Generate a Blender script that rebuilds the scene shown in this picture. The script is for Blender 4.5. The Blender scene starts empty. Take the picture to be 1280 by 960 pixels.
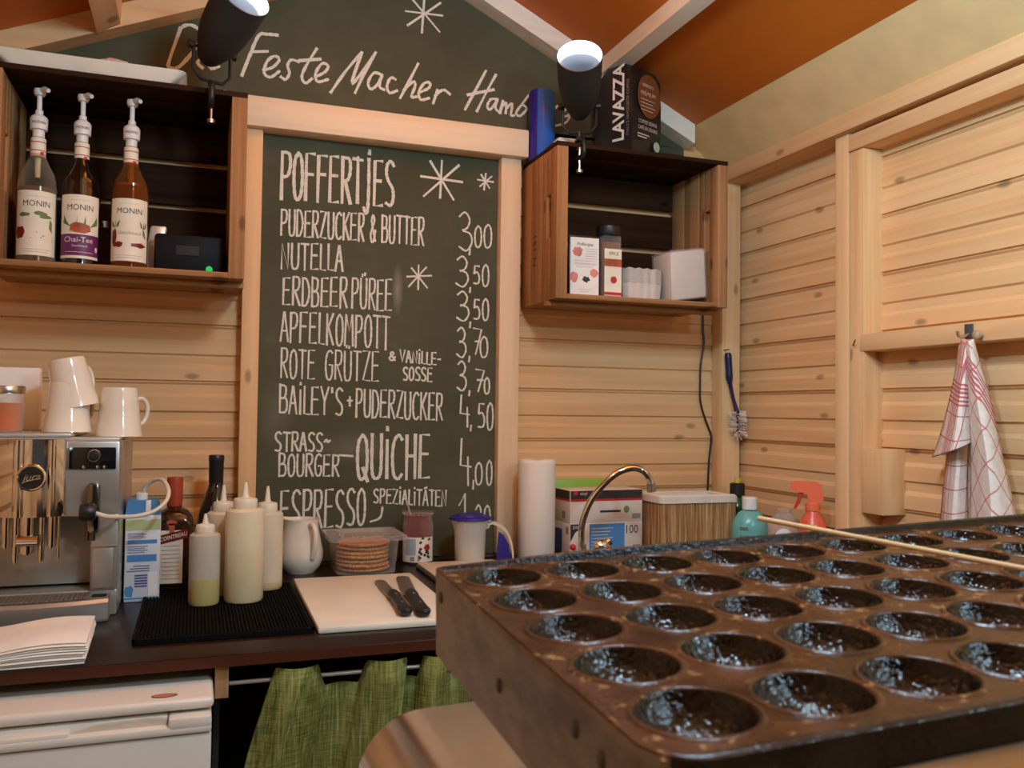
import bpy, bmesh, math, random
from mathutils import Vector, Matrix, Euler
random.seed(7)
S = bpy.context.scene
COL = S.collection
PI = math.pi
# ------------------------------------------------------------------ camera
FPX, YAW, PITCH, ROLL, CAMZ = 1098.0, 0.3452156, 0.03047967, 0.01222892, 1.27
cy, sy, cp, sp = math.cos(YAW), math.sin(YAW), math.cos(PITCH), math.sin(PITCH)
FWD = Vector((sy*cp, cy*cp, sp)); R0 = Vector((cy, -sy, 0)); U0 = R0.cross(FWD)
RT = R0*math.cos(ROLL) + U0*math.sin(ROLL); UP = -R0*math.sin(ROLL) + U0*math.cos(ROLL)
CAM = Vector((0, 0, CAMZ))
cam = bpy.data.cameras.new('camera'); camo = bpy.data.objects.new('camera', cam); COL.objects.link(camo)
mw = Matrix((RT, UP, -FWD)).transposed().to_4x4(); mw.translation = CAM
camo.matrix_world = mw
cam.sensor_width = 36; cam.lens = FPX/1280*36; cam.clip_start = 0.02
cam.dof.use_dof = True; cam.dof.focus_distance = 1.9; cam.dof.aperture_fstop = 16
S.camera = camo
# ------------------------------------------------------------------ light
W = bpy.data.worlds.new('night'); S.world = W; W.use_nodes = True
W.node_tree.nodes['Background'].inputs[0].default_value = (1, .95, .88, 1)
W.node_tree.nodes['Background'].inputs[1].default_value = 0.05
S.view_settings.view_transform = 'Standard'; S.view_settings.look = 'None'
S.view_settings.exposure = 0.0; S.view_settings.gamma = 1.0; S.view_settings.use_curve_mapping = False
def lamp(name, kind, loc, power, color, size=.05, target=None):
    l = bpy.data.lights.new(name, kind); l.energy = power; l.color = color
    if kind == 'AREA': l.shape = 'DISK'; l.size = size
    else: l.shadow_soft_size = size
    o = bpy.data.objects.new(name, l); COL.objects.link(o); o.location = loc
    if target is not None: o.rotation_euler = (Vector(target)-Vector(loc)).to_track_quat('-Z', 'Y').to_euler()
    return o
lamp('ceiling_bulb', 'POINT', (.5, .62, 2.15), 42, (.50, .79, 1), .10)
lamp('front_bulb', 'POINT', (.95, -.25, 1.9), 30, (.50, .79, 1), .10)
sl = lamp('right_wall_fill', 'SPOT', (.0, .5, 2.15), 56, (.42, .75, 1), .05, (1.58, 1.3, 1.6)); sl.data.spot_size = 1.25; sl.data.spot_blend = 1.0  # added unseen spot that brightens the right wall
# ------------------------------------------------------------------ pixel -> place helpers (used to read true positions off known planes)
def ray(px, py): return (RT*((px-640)/FPX) - UP*((py-480)/FPX) + FWD)
def YY(px, py, y): d = ray(px, py); return CAM + d*(y/d.y)
def XX(px, py, x): d = ray(px, py); return CAM + d*(x/d.x)
def ZZ(px, py, z): d = ray(px, py); return CAM + d*((z-CAMZ)/d.z)
# ------------------------------------------------------------------ materials
def sock(n, *names):
    for k in names:
        if k in n.inputs: return n.inputs[k]
def lin(c):
    return tuple((x/12.92 if x <= .04045 else ((x+.055)/1.055)**2.4) for x in c)
def rgb(r, g, b): return lin((r/255, g/255, b/255))
class NT:
    def __init__(s, name):
        s.m = bpy.data.materials.new(name); s.m.use_nodes = True; s.t = s.m.node_tree
        s.b = s.t.nodes['Principled BSDF']; s.out = s.t.nodes['Material Output']
    def n(s, typ, **kw):
        x = s.t.nodes.new(typ)
        for k, v in kw.items(): setattr(x, k, v)
        return x
    def l(s, a, b): s.t.links.new(a, b)
    def coord(s, scale=(1, 1, 1), kind='Object', rot=(0, 0, 0)):
        c = s.n('ShaderNodeTexCoord'); mp = s.n('ShaderNodeMapping'); mp.inputs['Scale'].default_value = scale; mp.inputs['Rotation'].default_value = rot
        s.l(c.outputs[kind], mp.inputs[0]); return mp.outputs[0]
    def noise(s, vec, scale=5, detail=3, rough=.5):
        x = s.n('ShaderNodeTexNoise'); x.inputs['Scale'].default_value = scale; x.inputs['Detail'].default_value = detail; x.inputs['Roughness'].default_value = rough
        s.l(vec, x.inputs['Vector']); return x.outputs['Fac']
    def ramp(s, fac, stops):
        r = s.n('ShaderNodeValToRGB'); e = r.color_ramp.elements
        while len(e) < len(stops): e.new(.5)
        for el, (p, c) in zip(e, stops): el.position = p; el.color = (*c, 1)
        s.l(fac, r.inputs[0]); return r.outputs[0]
    def mix(s, fac, a, b, typ='MIX'):
        x = s.n('ShaderNodeMix', data_type='RGBA', blend_type=typ)
        for i, v in ((0, fac), (6, a), (7, b)):
            if hasattr(v, 'links'): s.l(v, x.inputs[i])
            else: x.inputs[i].default_value = v if i == 0 else (*v, 1)
        return x.outputs[2]
    def math(s, op, a, b=0.0):
        x = s.n('ShaderNodeMath', operation=op)
        for i, v in enumerate((a, b)):
            if hasattr(v, 'links'): s.l(v, x.inputs[i])
            else: x.inputs[i].default_value = v
        return x.outputs[0]
    def bump(s, h, strength=.3, dist=.002):
        x = s.n('ShaderNodeBump'); x.inputs['Strength'].default_value = strength; x.inputs['Distance'].default_value = dist
        s.l(h, x.inputs['Height']); s.l(x.outputs[0], s.b.inputs['Normal'])
    def col(s, c):
        if hasattr(c, 'links'): s.l(c, s.b.inputs['Base Color'])
        else: s.b.inputs['Base Color'].default_value = (*c, 1)
    def set(s, rough=.5, metal=0., trans=0., spec=None, ior=None, coat=0, sss=0):
        s.b.inputs['Roughness'].default_value = rough; s.b.inputs['Metallic'].default_value = metal
        if trans: sock(s.b, 'Transmission Weight', 'Transmission').default_value = trans
        if spec is not None: sock(s.b, 'Specular IOR Level', 'Specular').default_value = spec
        if ior: s.b.inputs['IOR'].default_value = ior
        if coat: sock(s.b, 'Coat Weight', 'Clearcoat').default_value = coat
        if sss: sock(s.b, 'Subsurface Weight').default_value = sss; s.b.inputs['Subsurface Radius'].default_value = (.01, .007, .004)
        return s.m
def plain(name, c, rough=.5, metal=0., var=.06, **kw):
    t = NT(name); f = t.noise(t.coord(), 14, 3)
    t.col(t.ramp(f, [(.3, tuple(x*(1-var) for x in c)), (.7, tuple(min(1, x*(1+var)) for x in c))]))
    return t.set(rough, metal, **kw)
def wood(name, light, dark, axis='x', rough=.6, knots=True, fine=40, planks=False, spec=.35):
    t = NT(name)
    sc = {'x': (1.3, fine, fine), 'y': (fine, 1.3, fine), 'z': (fine, fine, 1.3)}[axis]
    f = t.noise(t.coord(sc), 1.0, 4, .6)
    g = t.noise(t.coord(tuple(v*.22 if v > 2 else v for v in sc)), 1.0, 2)
    c = t.ramp(t.math('ADD', t.math('MULTIPLY', f, .6), t.math('MULTIPLY', g, .4)), [(.3, dark), (.52, tuple(a*.7+b*.3 for a, b in zip(light, dark))), (.72, light)])
    if planks:
        tc = t.n('ShaderNodeTexCoord'); sx = t.n('ShaderNodeSeparateXYZ'); t.l(tc.outputs['Object'], sx.inputs[0])
        wn = t.n('ShaderNodeTexWhiteNoise', noise_dimensions='1D')
        t.l(t.math('FLOOR', t.math('MULTIPLY', t.math('SUBTRACT', sx.outputs[2], .0455), 1/.1430)), wn.inputs['W'])
        c = t.mix(t.math('MULTIPLY', wn.outputs['Value'], .3), c, tuple(x*.86 for x in dark))
    if knots:
        tc2 = t.n('ShaderNodeTexCoord'); sp = t.n('ShaderNodeSeparateXYZ'); t.l(tc2.outputs['Object'], sp.inputs[0]); cb = t.n('ShaderNodeCombineXYZ')
        ua, va = {'x': (sp.outputs[0], sp.outputs[2]), 'y': (sp.outputs[1], sp.outputs[2]), 'z': (sp.outputs[2], t.math('ADD', sp.outputs[0], sp.outputs[1]))}[axis]
        t.l(t.math('MULTIPLY', ua, 3.4), cb.inputs[0]); t.l(t.math('MULTIPLY', va, 7.5), cb.inputs[1])
        v = t.n('ShaderNodeTexVoronoi', voronoi_dimensions='2D'); v.inputs['Scale'].default_value = 1.0; t.l(cb.outputs[0], v.inputs['Vector'])
        sc2 = t.n('ShaderNodeSeparateColor'); t.l(v.outputs['Color'], sc2.inputs[0])
        k = t.math('MULTIPLY', t.ramp(v.outputs['Distance'], [(.035, (1, 1, 1)), (.075, (0, 0, 0))]), t.math('GREATER_THAN', sc2.outputs[0], .35))
        c = t.mix(t.math('MULTIPLY', k, .6), c, tuple(x*.3 for x in dark))
    t.col(c); t.bump(f, .15, .001)
    return t.set(rough, spec=spec)
PINE_L, PINE_D = rgb(240, 198, 146), rgb(218, 162, 106)
M = {}
for a in 'xyz': M['pine_'+a] = wood('pale pine along '+a, PINE_L, PINE_D, a)
M['pale_x'] = wood('pale whiter-lit pine', rgb(243, 222, 190), rgb(228, 196, 156), 'x'); M['pale_z'] = wood('pale whiter-lit pine upright', rgb(241, 212, 174), rgb(220, 180, 138), 'z')  # beam tone paled for the whiter light up high, right post slightly too
M['planks_x'] = wood('pine cladding along x', PINE_L, PINE_D, 'x', planks=True)
M['planks_y'] = wood('pine cladding along y', PINE_L, PINE_D, 'y', planks=True)
CR_L, CR_D = rgb(188, 136, 88), rgb(120, 80, 46)
M['crate_dark'] = wood('dark crate slats', rgb(66, 40, 23), rgb(28, 16, 9), 'x', .85, fine=55, spec=.1)  # back and top slats in a darker tone than the end panels
for a in 'xyz': M['crate_'+a] = wood('old crate wood along '+a, CR_L, CR_D, a, .75, fine=55, spec=.2)
M['ply'] = wood('brown roof board', rgb(210, 114, 28), rgb(180, 88, 14), 'y', .55, knots=False, fine=7)
M['olive'] = plain('pale olive panel', rgb(232, 198, 140), .7)
M['whitewood'] = wood('whitewashed wood', rgb(235, 222, 200), rgb(208, 190, 162), 'y', .6, knots=False)
M['black'] = plain('black plastic', (.012, .011, .011), .4)
M['matteblack'] = plain('matte black', (.02, .019, .018), .75)
M['white'] = plain('white plastic', rgb(236, 230, 220), .35)
M['paper'] = plain('white paper', rgb(240, 235, 226), .85)
M['ceramic'] = plain('cream white ceramic', rgb(236, 226, 208), .12, coat=.5)
M['chrome'] = plain('chrome', (.78, .76, .73), .06, 1.0, .02)
M['steel'] = plain('brushed steel', (.62, .58, .53), .28, 1.0, .05)
M['silver'] = plain('silver paint', rgb(176, 170, 160), .32, .55, .04)
M['darkgrey'] = plain('dark grey', (.07, .065, .06), .5)
M['red'] = plain('red print', rgb(190, 40, 40), .5)
M['blue'] = plain('blue print', rgb(80, 140, 196), .5)
M['lime'] = plain('lime plastic', rgb(142, 190, 62), .45)
M['text'] = plain('dark print', (.03, .026, .022), .6)
M['greytext'] = plain('grey print', rgb(150, 140, 130), .6)
M['label'] = plain('cream label', rgb(238, 228, 205), .6)
M['purple'] = plain('purple print', rgb(104, 34, 92), .5)
M['leaf'] = plain('green print', rgb(110, 132, 66), .6, var=.3)
M['spice'] = plain('orange print', rgb(196, 96, 52), .6, var=.4)
M['pink'] = plain('pink print', rgb(214, 130, 120), .6, var=.3)
M['darkred'] = plain('dark red print', rgb(120, 22, 26), .5)
M['deepblue'] = plain('deep blue plastic', rgb(44, 34, 132), .4)
def glassy(name, tint, alpha, rough=.05):
    t = NT(name); tr = t.n('ShaderNodeBsdfTransparent'); tr.inputs[0].default_value = (*tint, 1)
    gl = t.n('ShaderNodeBsdfPrincipled'); gl.inputs['Base Color'].default_value = (*tint, 1); gl.inputs['Roughness'].default_value = rough
    lw = t.n('ShaderNodeLayerWeight'); lw.inputs[0].default_value = .35
    f = t.math('MINIMUM', t.math('ADD', t.math('MULTIPLY', lw.outputs['Facing'], .38), alpha), 1.0)
    mx = t.n('ShaderNodeMixShader'); t.l(f, mx.inputs[0]); t.l(tr.outputs[0], mx.inputs[1]); t.l(gl.outputs[0], mx.inputs[2])
    t.l(mx.outputs[0], t.out.inputs[0]); t.t.nodes.remove(t.b); return t.m
M['clear'] = glassy('clear plastic', (.95, .93, .9), .05)
M['clearglass'] = glassy('clear glass', (.80, .72, .58), .04)
M['amberglass'] = glassy('amber syrup glass', (.5, .2, .05), .12)
M['darkglass'] = plain('dark bottle glass', (.012, .006, .004), .08, coat=.5)
M['brownglass'] = plain('brown bottle glass', (.03, .011, .005), .1, coat=.5)
M['frosted'] = glassy('frosted plastic', (.86, .84, .78), .5, .35)
M['oil'] = glassy('yellow oil', (.72, .6, .25), .45, .2)
def emis(name, c, st):
    t = NT(name); e = t.n('ShaderNodeEmission'); e.inputs[0].default_value = (*c, 1); e.inputs[1].default_value = st
    t.l(e.outputs[0], t.out.inputs[0]); t.t.nodes.remove(t.b); return t.m
M['led'] = emis('white led', (.86, .9, 1), 12)
M['greenled'] = emis('green indicator', (.05, .8, .15), .7)
# ------------------------------------------------------------------ mesh builder
class B:
    def __init__(s): s.v = []; s.f = []; s.mi = []; s.sm = []; s.cur = 0; s.uv = {}
    def add(s, vs, fs, T=None, smooth=False):
        o = len(s.v)
        for p in vs:
            p = Vector(p); s.v.append(T @ p if T is not None else p)
        for f in fs: s.f.append([i+o for i in f]); s.mi.append(s.cur); s.sm.append(smooth)
        return o
    def box(s, x0, x1, y0, y1, z0, z1, bev=0, T=None, seg=2):
        if not bev:
            vs = [(x, y, z) for z in (z0, z1) for y in (y0, y1) for x in (x0, x1)]
            s.add(vs, [(0, 2, 3, 1), (4, 5, 7, 6), (0, 1, 5, 4), (2, 6, 7, 3), (0, 4, 6, 2), (1, 3, 7, 5)], T); return s
        bm = bmesh.new(); bmesh.ops.create_cube(bm, size=1)
        for v in bm.verts: v.co = Vector(((x0+x1)/2+v.co.x*(x1-x0), (y0+y1)/2+v.co.y*(y1-y0), (z0+z1)/2+v.co.z*(z1-z0)))
        bmesh.ops.bevel(bm, geom=bm.edges[:], offset=bev, segments=seg, affect='EDGES', profile=.5)
        s.bm(bm, T, True); return s
    def bm(s, bm, T=None, smooth=False):
        bm.verts.index_update()
        s.add([v.co.copy() for v in bm.verts], [[v.index for v in f.verts] for f in bm.faces], T, smooth); bm.free()
    def lathe(s, prof, c=(0, 0, 0), n=28, T=None, a0=0, a1=2*PI, smooth=True):
        full = abs(a1-a0-2*PI) < 1e-6; m = n if full else n+1
        vs = []; fs = []
        for r, z in prof:
            for k in range(m):
                a = a0+(a1-a0)*k/n; vs.append((c[0]+r*math.cos(a), c[1]+r*math.sin(a), c[2]+z))
        for i in range(len(prof)-1):
            for k in range(n):
                k2 = (k+1) % m; fs.append((i*m+k, i*m+k2, (i+1)*m+k2, (i+1)*m+k))
        s.add(vs, fs, T, smooth); return s
    def tube(s, pts, r, n=10, T=None, closed=False, caps=True):
        pts = [Vector(p) for p in pts]; N = len(pts); rs = r if isinstance(r, (list, tuple)) else [r]*N
        vs = []; fs = []; up = None
        for i, p in enumerate(pts):
            d = (pts[(i+1) % N] if (closed or i < N-1) else p) - (pts[i-1] if (closed or i > 0) else p)
            d.normalize()
            if up is None: up = d.orthogonal().normalized()
            up = (up - d*up.dot(d)); up = up.normalized() if up.length > 1e-6 else d.orthogonal().normalized()
            q = d.cross(up)
            for k in range(n):
                a = 2*PI*k/n; vs.append(p+(up*math.cos(a)+q*math.sin(a))*rs[i])
        for i in range(N if closed else N-1):
            j = (i+1) % N
            for k in range(n): fs.append((i*n+k, i*n+(k+1) % n, j*n+(k+1) % n, j*n+k))
        if caps and not closed: fs.append(tuple(range(n-1, -1, -1))); fs.append(tuple((N-1)*n+k for k in range(n)))
        s.add(vs, fs, T, True); return s
    def prism(s, poly, y0, y1, T=None, axis='y', smooth=False):
        n = len(poly)
        mk = {'y': lambda a, b, h: (a, h, b), 'x': lambda a, b, h: (h, a, b), 'z': lambda a, b, h: (a, b, h)}[axis]
        vs = [mk(a, b, y0) for a, b in poly]+[mk(a, b, y1) for a, b in poly]
        s.add(vs, [tuple(range(n)), tuple(range(2*n-1, n-1, -1))], T)
        s.add(vs, [(i, i+n, (i+1) % n+n, (i+1) % n) for i in range(n)], T, smooth); return s
    def sheet(s, rows, T=None, smooth=True, uvs=None):
        n = len(rows[0]); fs = [(i*n+j, i*n+j+1, (i+1)*n+j+1, (i+1)*n+j) for i in range(len(rows)-1) for j in range(n-1)]
        o = s.add([p for r in rows for p in r], fs, T, smooth)
        if uvs:
            for k, u in enumerate([u for r in uvs for u in r]): s.uv[o+k] = u
        return s
    def sphere(s, c, r, sc=(1, 1, 1), T=None, u=18, v=12):
        bm = bmesh.new(); bmesh.ops.create_uvsphere(bm, u_segments=u, v_segments=v, radius=r)
        for x in bm.verts: x.co = Vector((c[0]+x.co.x*sc[0], c[1]+x.co.y*sc[1], c[2]+x.co.z*sc[2]))
        s.bm(bm, T, True); return s
    def rect(s, x0, x1, y0, y1, fn, n=1):
        s.sheet([[fn(x0+(x1-x0)*i/n, y) for i in range(n+1)] for y in (y0, y1)]); return s
    def poly(s, pts, fn):
        n = len(pts); cx = sum(p[0] for p in pts)/n; cz = sum(p[1] for p in pts)/n
        d = [q for i, p in enumerate(pts) for q in (p, ((p[0]+pts[(i+1) % n][0])/2, (p[1]+pts[(i+1) % n][1])/2))]
        rows = [[fn(cx+(x-cx)*t, cz+(z-cz)*t) for x, z in d+[d[0]]] for t in (1, .66, .33, .02)]
        s.sheet(rows, smooth=False); s.add(rows[-1][:-1], [tuple(range(2*n))]); return s
    def ell(s, cx, cy_, rx, ry, fn, n=16, wob=0): return s.poly([(cx+rx*(1+wob*math.sin(3*k+cx*90))*math.cos(2*PI*k/n), cy_+ry*(1+wob*math.cos(2*k+cy_*70))*math.sin(2*PI*k/n)) for k in range(n)], fn)
    def text(s, body, size, fn, cx=0, cy_=0, align='CENTER', sx=1.0, shear=0, bold=0):
        cu = bpy.data.curves.new('t', 'FONT'); cu.body = body; cu.size = size; cu.align_x = align; cu.align_y = 'CENTER'; cu.resolution_u = 2; cu.shear = shear; cu.offset = bold
        o = bpy.data.objects.new('t', cu); me = bpy.data.meshes.new_from_object(o)
        s.add([fn(cx+v.co.x*sx, cy_+v.co.y) for v in me.vertices], [tuple(p.vertices) for p in me.polygons])
        bpy.data.objects.remove(o); bpy.data.curves.remove(cu); bpy.data.meshes.remove(me); return s
    def ribbon(s, pts, w, fn):
        s.rk = getattr(s, 'rk', 0)+1; k_ = s.rk; g_ = fn
        fn = lambda x, y: g_(x, y)+Vector((0, -.00002*(k_ % 40), 0))
        P = [Vector((*p, 0)) for p in pts]; L = []; N = len(P)
        for i, p in enumerate(P):
            d = P[min(i+1, N-1)]-P[max(i-1, 0)]
            d = d.normalized() if d.length > 1e-9 else Vector((1, 0, 0))
            q = Vector((-d.y, d.x, 0))*w*.5*(1+.18*math.sin(i*2.3+p.x*300)); e = d*w*.35 if i == N-1 else (-d*w*.35 if i == 0 else Vector((0, 0, 0)))
            dz_ = Vector((0, -.00006*i/max(1, N), 0))
            L.append((fn(*(p+q+e).xy)+dz_, fn(*(p-q+e).xy)+dz_))
        s.sheet([list(x) for x in L], smooth=False); return s
    def build(s, name, mats, parent=None, loc=None, rot=None):
        me = bpy.data.meshes.new(name); me.from_pydata([tuple(v) for v in s.v], [], s.f)
        for m in (mats if isinstance(mats, (list, tuple)) else [mats]): me.materials.append(M[m] if isinstance(m, str) else m)
        me.polygons.foreach_set('material_index', s.mi); me.polygons.foreach_set('use_smooth', s.sm)
        if s.uv:
            ul = me.uv_layers.new(name='UVMap')
            for lp in me.loops: ul.data[lp.index].uv = s.uv.get(lp.vertex_index, (0, 0))
        bm = bmesh.new(); bm.from_mesh(me); bmesh.ops.recalc_face_normals(bm, faces=bm.faces) if not getattr(s, 'raw', False) else None; bm.to_mesh(me); bm.free()
        if any(s.sm) and hasattr(me, 'set_sharp_from_angle'): me.set_sharp_from_angle(angle=math.radians(38))
        o = bpy.data.objects.new(name, me); COL.objects.link(o)
        if loc is not None: o.location = loc
        if rot is not None: o.rotation_euler = rot
        if parent is not None: o.parent = parent
        return o
def tag(o, label, cat, group=None):
    o['label'] = label; o['category'] = cat
    if group: o['group'] = group
    return o
def thing(name, label, cat, loc=(0, 0, 0), rot=(0, 0, 0), group=None):
    o = bpy.data.objects.new(name, None); COL.objects.link(o); o.location = loc; o.rotation_euler = rot
    o.empty_display_size = .05
    return tag(o, label, cat, group)
def struct(o): o['kind'] = 'structure'; return o
def planar(O, U, V):
    O, U, V = Vector(O), Vector(U), Vector(V); return lambda x, y: O+U*x+V*y
def cyl(r, ang, z0=0, c=(0, 0)): return lambda x, y: Vector((c[0]+r*math.cos(ang+x/r), c[1]+r*math.sin(ang+x/r), z0+y))
def facing(p): return math.atan2(-p[1], -p[0])       # direction from a spot back to the serving side
def smooth_path(p, k=6):
    p = [Vector((*q, 0)) if len(q) == 2 else Vector(q) for q in p]; out = []
    for i in range(len(p)-1):
        a, b, c, d = p[max(i-1, 0)], p[i], p[i+1], p[min(i+2, len(p)-1)]
        for t in range(k):
            t /= k; out.append(.5*((2*b)+(c-a)*t+(2*a-5*b+4*c-d)*t*t+(3*b-a-3*c+d)*t**3))
    return out+[p[-1]]
# ================================================================== SETTING
D = 2.35                       # cladding face of the back wall
XR = 1.58                      # cladding face of the right wall
def cladding(z0, z1):          # profile (out, z) of the tongue and groove boards, out is towards the room
    p = []; P = .143; k = math.floor((z0-.0455)/P)
    while .0455+k*P < z1:
        b = .0455+k*P
        p += [(-.007, b), (-.007, b+.0018), (0, b+.004), (0, b+.036), (-.0058, b+.046), (-.0058, b+.066), (0, b+.0705), (0, b+.104), (-.0058, b+.114), (-.0058, b+.136), (-.001, b+.1412), (-.007, b+.1412)]
        k += 1
    return [q for q in p if z0 <= q[1] <= z1]
def clad_wall(name, a0, a1, z0, z1, place, mat):
    b = B(); pr = cladding(z0, z1)
    b.sheet([[place(a0, o, z), place(a1, o, z)] for o, z in pr], smooth=False)
    b.add([place(a0, -.03, z0), place(a1, -.03, z0), place(a1, -.03, z1), place(a0, -.03, z1)], [(0, 1, 2, 3)])
    return struct(b.build(name, mat))
clad_wall('wall_back', -.66, XR+.02, 0, 2.12, lambda a, o, z: (a, D-o, z), 'planks_x')
clad_wall('wall_right', -1.15, D, 0, 2.06, lambda a, o, z: (XR-o, a, z), 'planks_y')
clad_wall('wall_left', -1.15, D, 0, 2.12, lambda a, o, z: (-.66+o, a, z), 'planks_y')
clad_wall('wall_front', -.66, XR+.02, 0, .93, lambda a, o, z: (a, -1.15+o, z), 'planks_x')
b = B(); b.box(-.7, XR+.06, -1.2, D+.04, -.03, 0); struct(b.build('floor', wood('floor boards', rgb(120, 82, 52), rgb(78, 50, 30), 'y', .6)))
RX, RZ = .543, 2.546
def zr(x): return 2.417-.478*(x-.81)
def zl(x): return 2.13+.42*(x+.442)
b = B(); b.prism([(RX, RZ), (XR+.1, zr(XR+.1)), (XR+.1, zr(XR+.1)+.02), (RX, RZ+.02), (-.72, zl(-.72)+.02), (-.72, zl(-.72))], -1.2, D+.05)
struct(b.build('ceiling', 'ply'))
# gable fillers front and back so that the room is closed
b = B(); b.prism([(-.66, 2.0), (XR+.02, 2.0), (XR+.02, zr(XR)), (RX, RZ), (-.66, zl(-.66))], D+.003, D+.03)
struct(b.build('trim_gable', 'pine_x'))
# gable rafters along the back wall and purlins under the roof
b = B(); b.prism([(RX, RZ-.058), (1.395, zr(1.395)-.058), (1.395, zr(1.395)), (RX, RZ)], 2.28, D); struct(b.build('trim_rafter_right', wood('brightly lit rafter pine', rgb(248, 238, 222), rgb(228, 208, 182), 'x')))  # bright light on the right rafter is whitened into its wood
b = B(); b.prism([(RX, RZ-.058), (-.64, zl(-.64)-.056), (-.64, zl(-.64)), (RX, RZ)], 2.28, D); struct(b.build('trim_rafter_left', 'pine_x'))
b = B(); b.prism([(1.078, zr(1.078)), (1.077, zr(1.078)-.046), (1.114, zr(1.114)-.044), (1.118, zr(1.118))], -1.15, 2.28); struct(b.build('trim_purlin_right', 'whitewood'))
b = B(); b.prism([(-.25, zl(-.25)), (-.24, zl(-.25)-.055), (-.19, zl(-.19)-.05), (-.187, zl(-.187))], -1.15, 2.28); struct(b.build('trim_purlin_left', 'pine_y'))
# olive sloping panel between the roof and the right wall plate
b = B(); b.prism([(1.398, zr(1.398)), (1.56, 1.975), (XR+.05, 1.99), (XR+.05, zr(1.45))], -1.15, D); struct(b.build('trim_eave_panel', 'olive'))
# right wall framing
b = B(); b.box(1.505, XR+.02, -1.14, 2.33, 1.976, 2.022, .003); struct(b.build('trim_wall_plate', 'pine_y'))
b = B(); b.box(1.502, 1.565, 2.292, D, 0, 1.98, .002); struct(b.build('trim_corner_post', 'pine_z'))
b = B(); b.box(1.525, XR+.01, 1.772, 1.819, 0, 1.978, .002); struct(b.build('trim_stud', 'pine_z'))
b = B(); b.box(1.525, XR+.01, 1.718, 1.765, 0, 1.925, .002); struct(b.build('trim_jamb', 'pine_z'))
b = B(); b.box(1.52, XR+.01, -1.0, 1.766, 1.926, 1.968, .003); struct(b.build('trim_header', 'pine_y'))
b = B(); b.box(1.522, XR+.01, -1.0, 1.728, 1.425, 1.467, .003); struct(b.build('trim_rail', 'pine_y'))
b = B(); b.box(1.517, XR+.005, 1.645, 1.717, 1.035, 1.19, .002); struct(b.build('trim_block', 'pine_z'))
# menu board surround
b = B(); b.box(.10, .862, 2.28, D-.001, 1.979, 2.056, .003); struct(b.build('trim_board_beam', 'pale_x'))
b = B(); b.box(.104, .147, 2.305, D-.001, .875, 1.979, .002); struct(b.build('trim_board_post_left', 'pine_z'))
b = B(); b.box(.79, .849, 2.305, D-.001, .875, 1.979, .002); struct(b.build('trim_board_post_right', 'pale_z'))
# dark stained worktop
M['stain'] = wood('dark red stained wood', (.022, .009, .005), (.008, .0035, .002), 'x', .3, fine=30)
M['stain_lit_edge'] = wood('red stain lit edge', (.09, .024, .009), (.012, .004, .002), 'x', .4, fine=14)  # same stain as the top, painted redder as the lit front edge
b = B(); b.box(-.655, XR-.002, 1.5, 2.304, .851, .87, .002)
b.cur = 1; b.box(-.655, XR-.002, 1.4985, 1.5, .8515, .8685); struct(b.build('trim_worktop', ['stain', 'stain_lit_edge']))
b = B(); b.box(-.1, 1.53, -.05, .72, .88, .915, .003); b.box(-.1, 1.53, .66, .7, 0, .88); b.box(-.1,-.06,-.05,.66,0,.88)
struct(b.build('trim_serving_counter', 'stain'))
b = B(); b.box(.05, 1.575, 2.30, 2.33, 0, .85); b.box(.04,.05,1.6,2.3,0,.85); struct(b.build('trim_counter_shade_back', plain('under-counter shade', (.02, .012, .008), .8)))  # dark panels added to keep the space under the worktop dark
# ================================================================== CHALKBOARDS
def chalkboard_mat():
    t = NT('chalkboard'); v = t.coord()
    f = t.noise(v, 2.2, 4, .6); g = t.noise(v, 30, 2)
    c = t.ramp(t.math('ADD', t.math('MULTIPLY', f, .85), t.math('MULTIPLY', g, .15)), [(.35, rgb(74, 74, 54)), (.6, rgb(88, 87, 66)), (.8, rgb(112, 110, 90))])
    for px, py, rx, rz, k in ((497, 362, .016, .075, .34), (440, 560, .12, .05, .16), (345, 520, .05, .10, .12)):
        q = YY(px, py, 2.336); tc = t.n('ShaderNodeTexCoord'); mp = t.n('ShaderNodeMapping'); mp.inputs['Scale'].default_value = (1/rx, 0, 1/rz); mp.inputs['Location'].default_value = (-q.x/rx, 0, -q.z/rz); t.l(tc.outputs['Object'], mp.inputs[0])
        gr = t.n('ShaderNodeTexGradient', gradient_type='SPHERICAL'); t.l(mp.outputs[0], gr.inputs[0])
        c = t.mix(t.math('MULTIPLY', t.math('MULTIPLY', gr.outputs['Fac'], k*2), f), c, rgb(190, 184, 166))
    t.col(c); return t.set(.8, spec=.2)
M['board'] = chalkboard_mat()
def chalk_mat():
    t = NT('chalk'); f = t.noise(t.coord(), 420, 2, .7)
    t.col(t.ramp(f, [(.3, rgb(176, 170, 152)), (.5, rgb(232, 228, 212))])); return t.set(.95, spec=.05)
M['chalk'] = chalk_mat()
FB = 2.336
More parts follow.
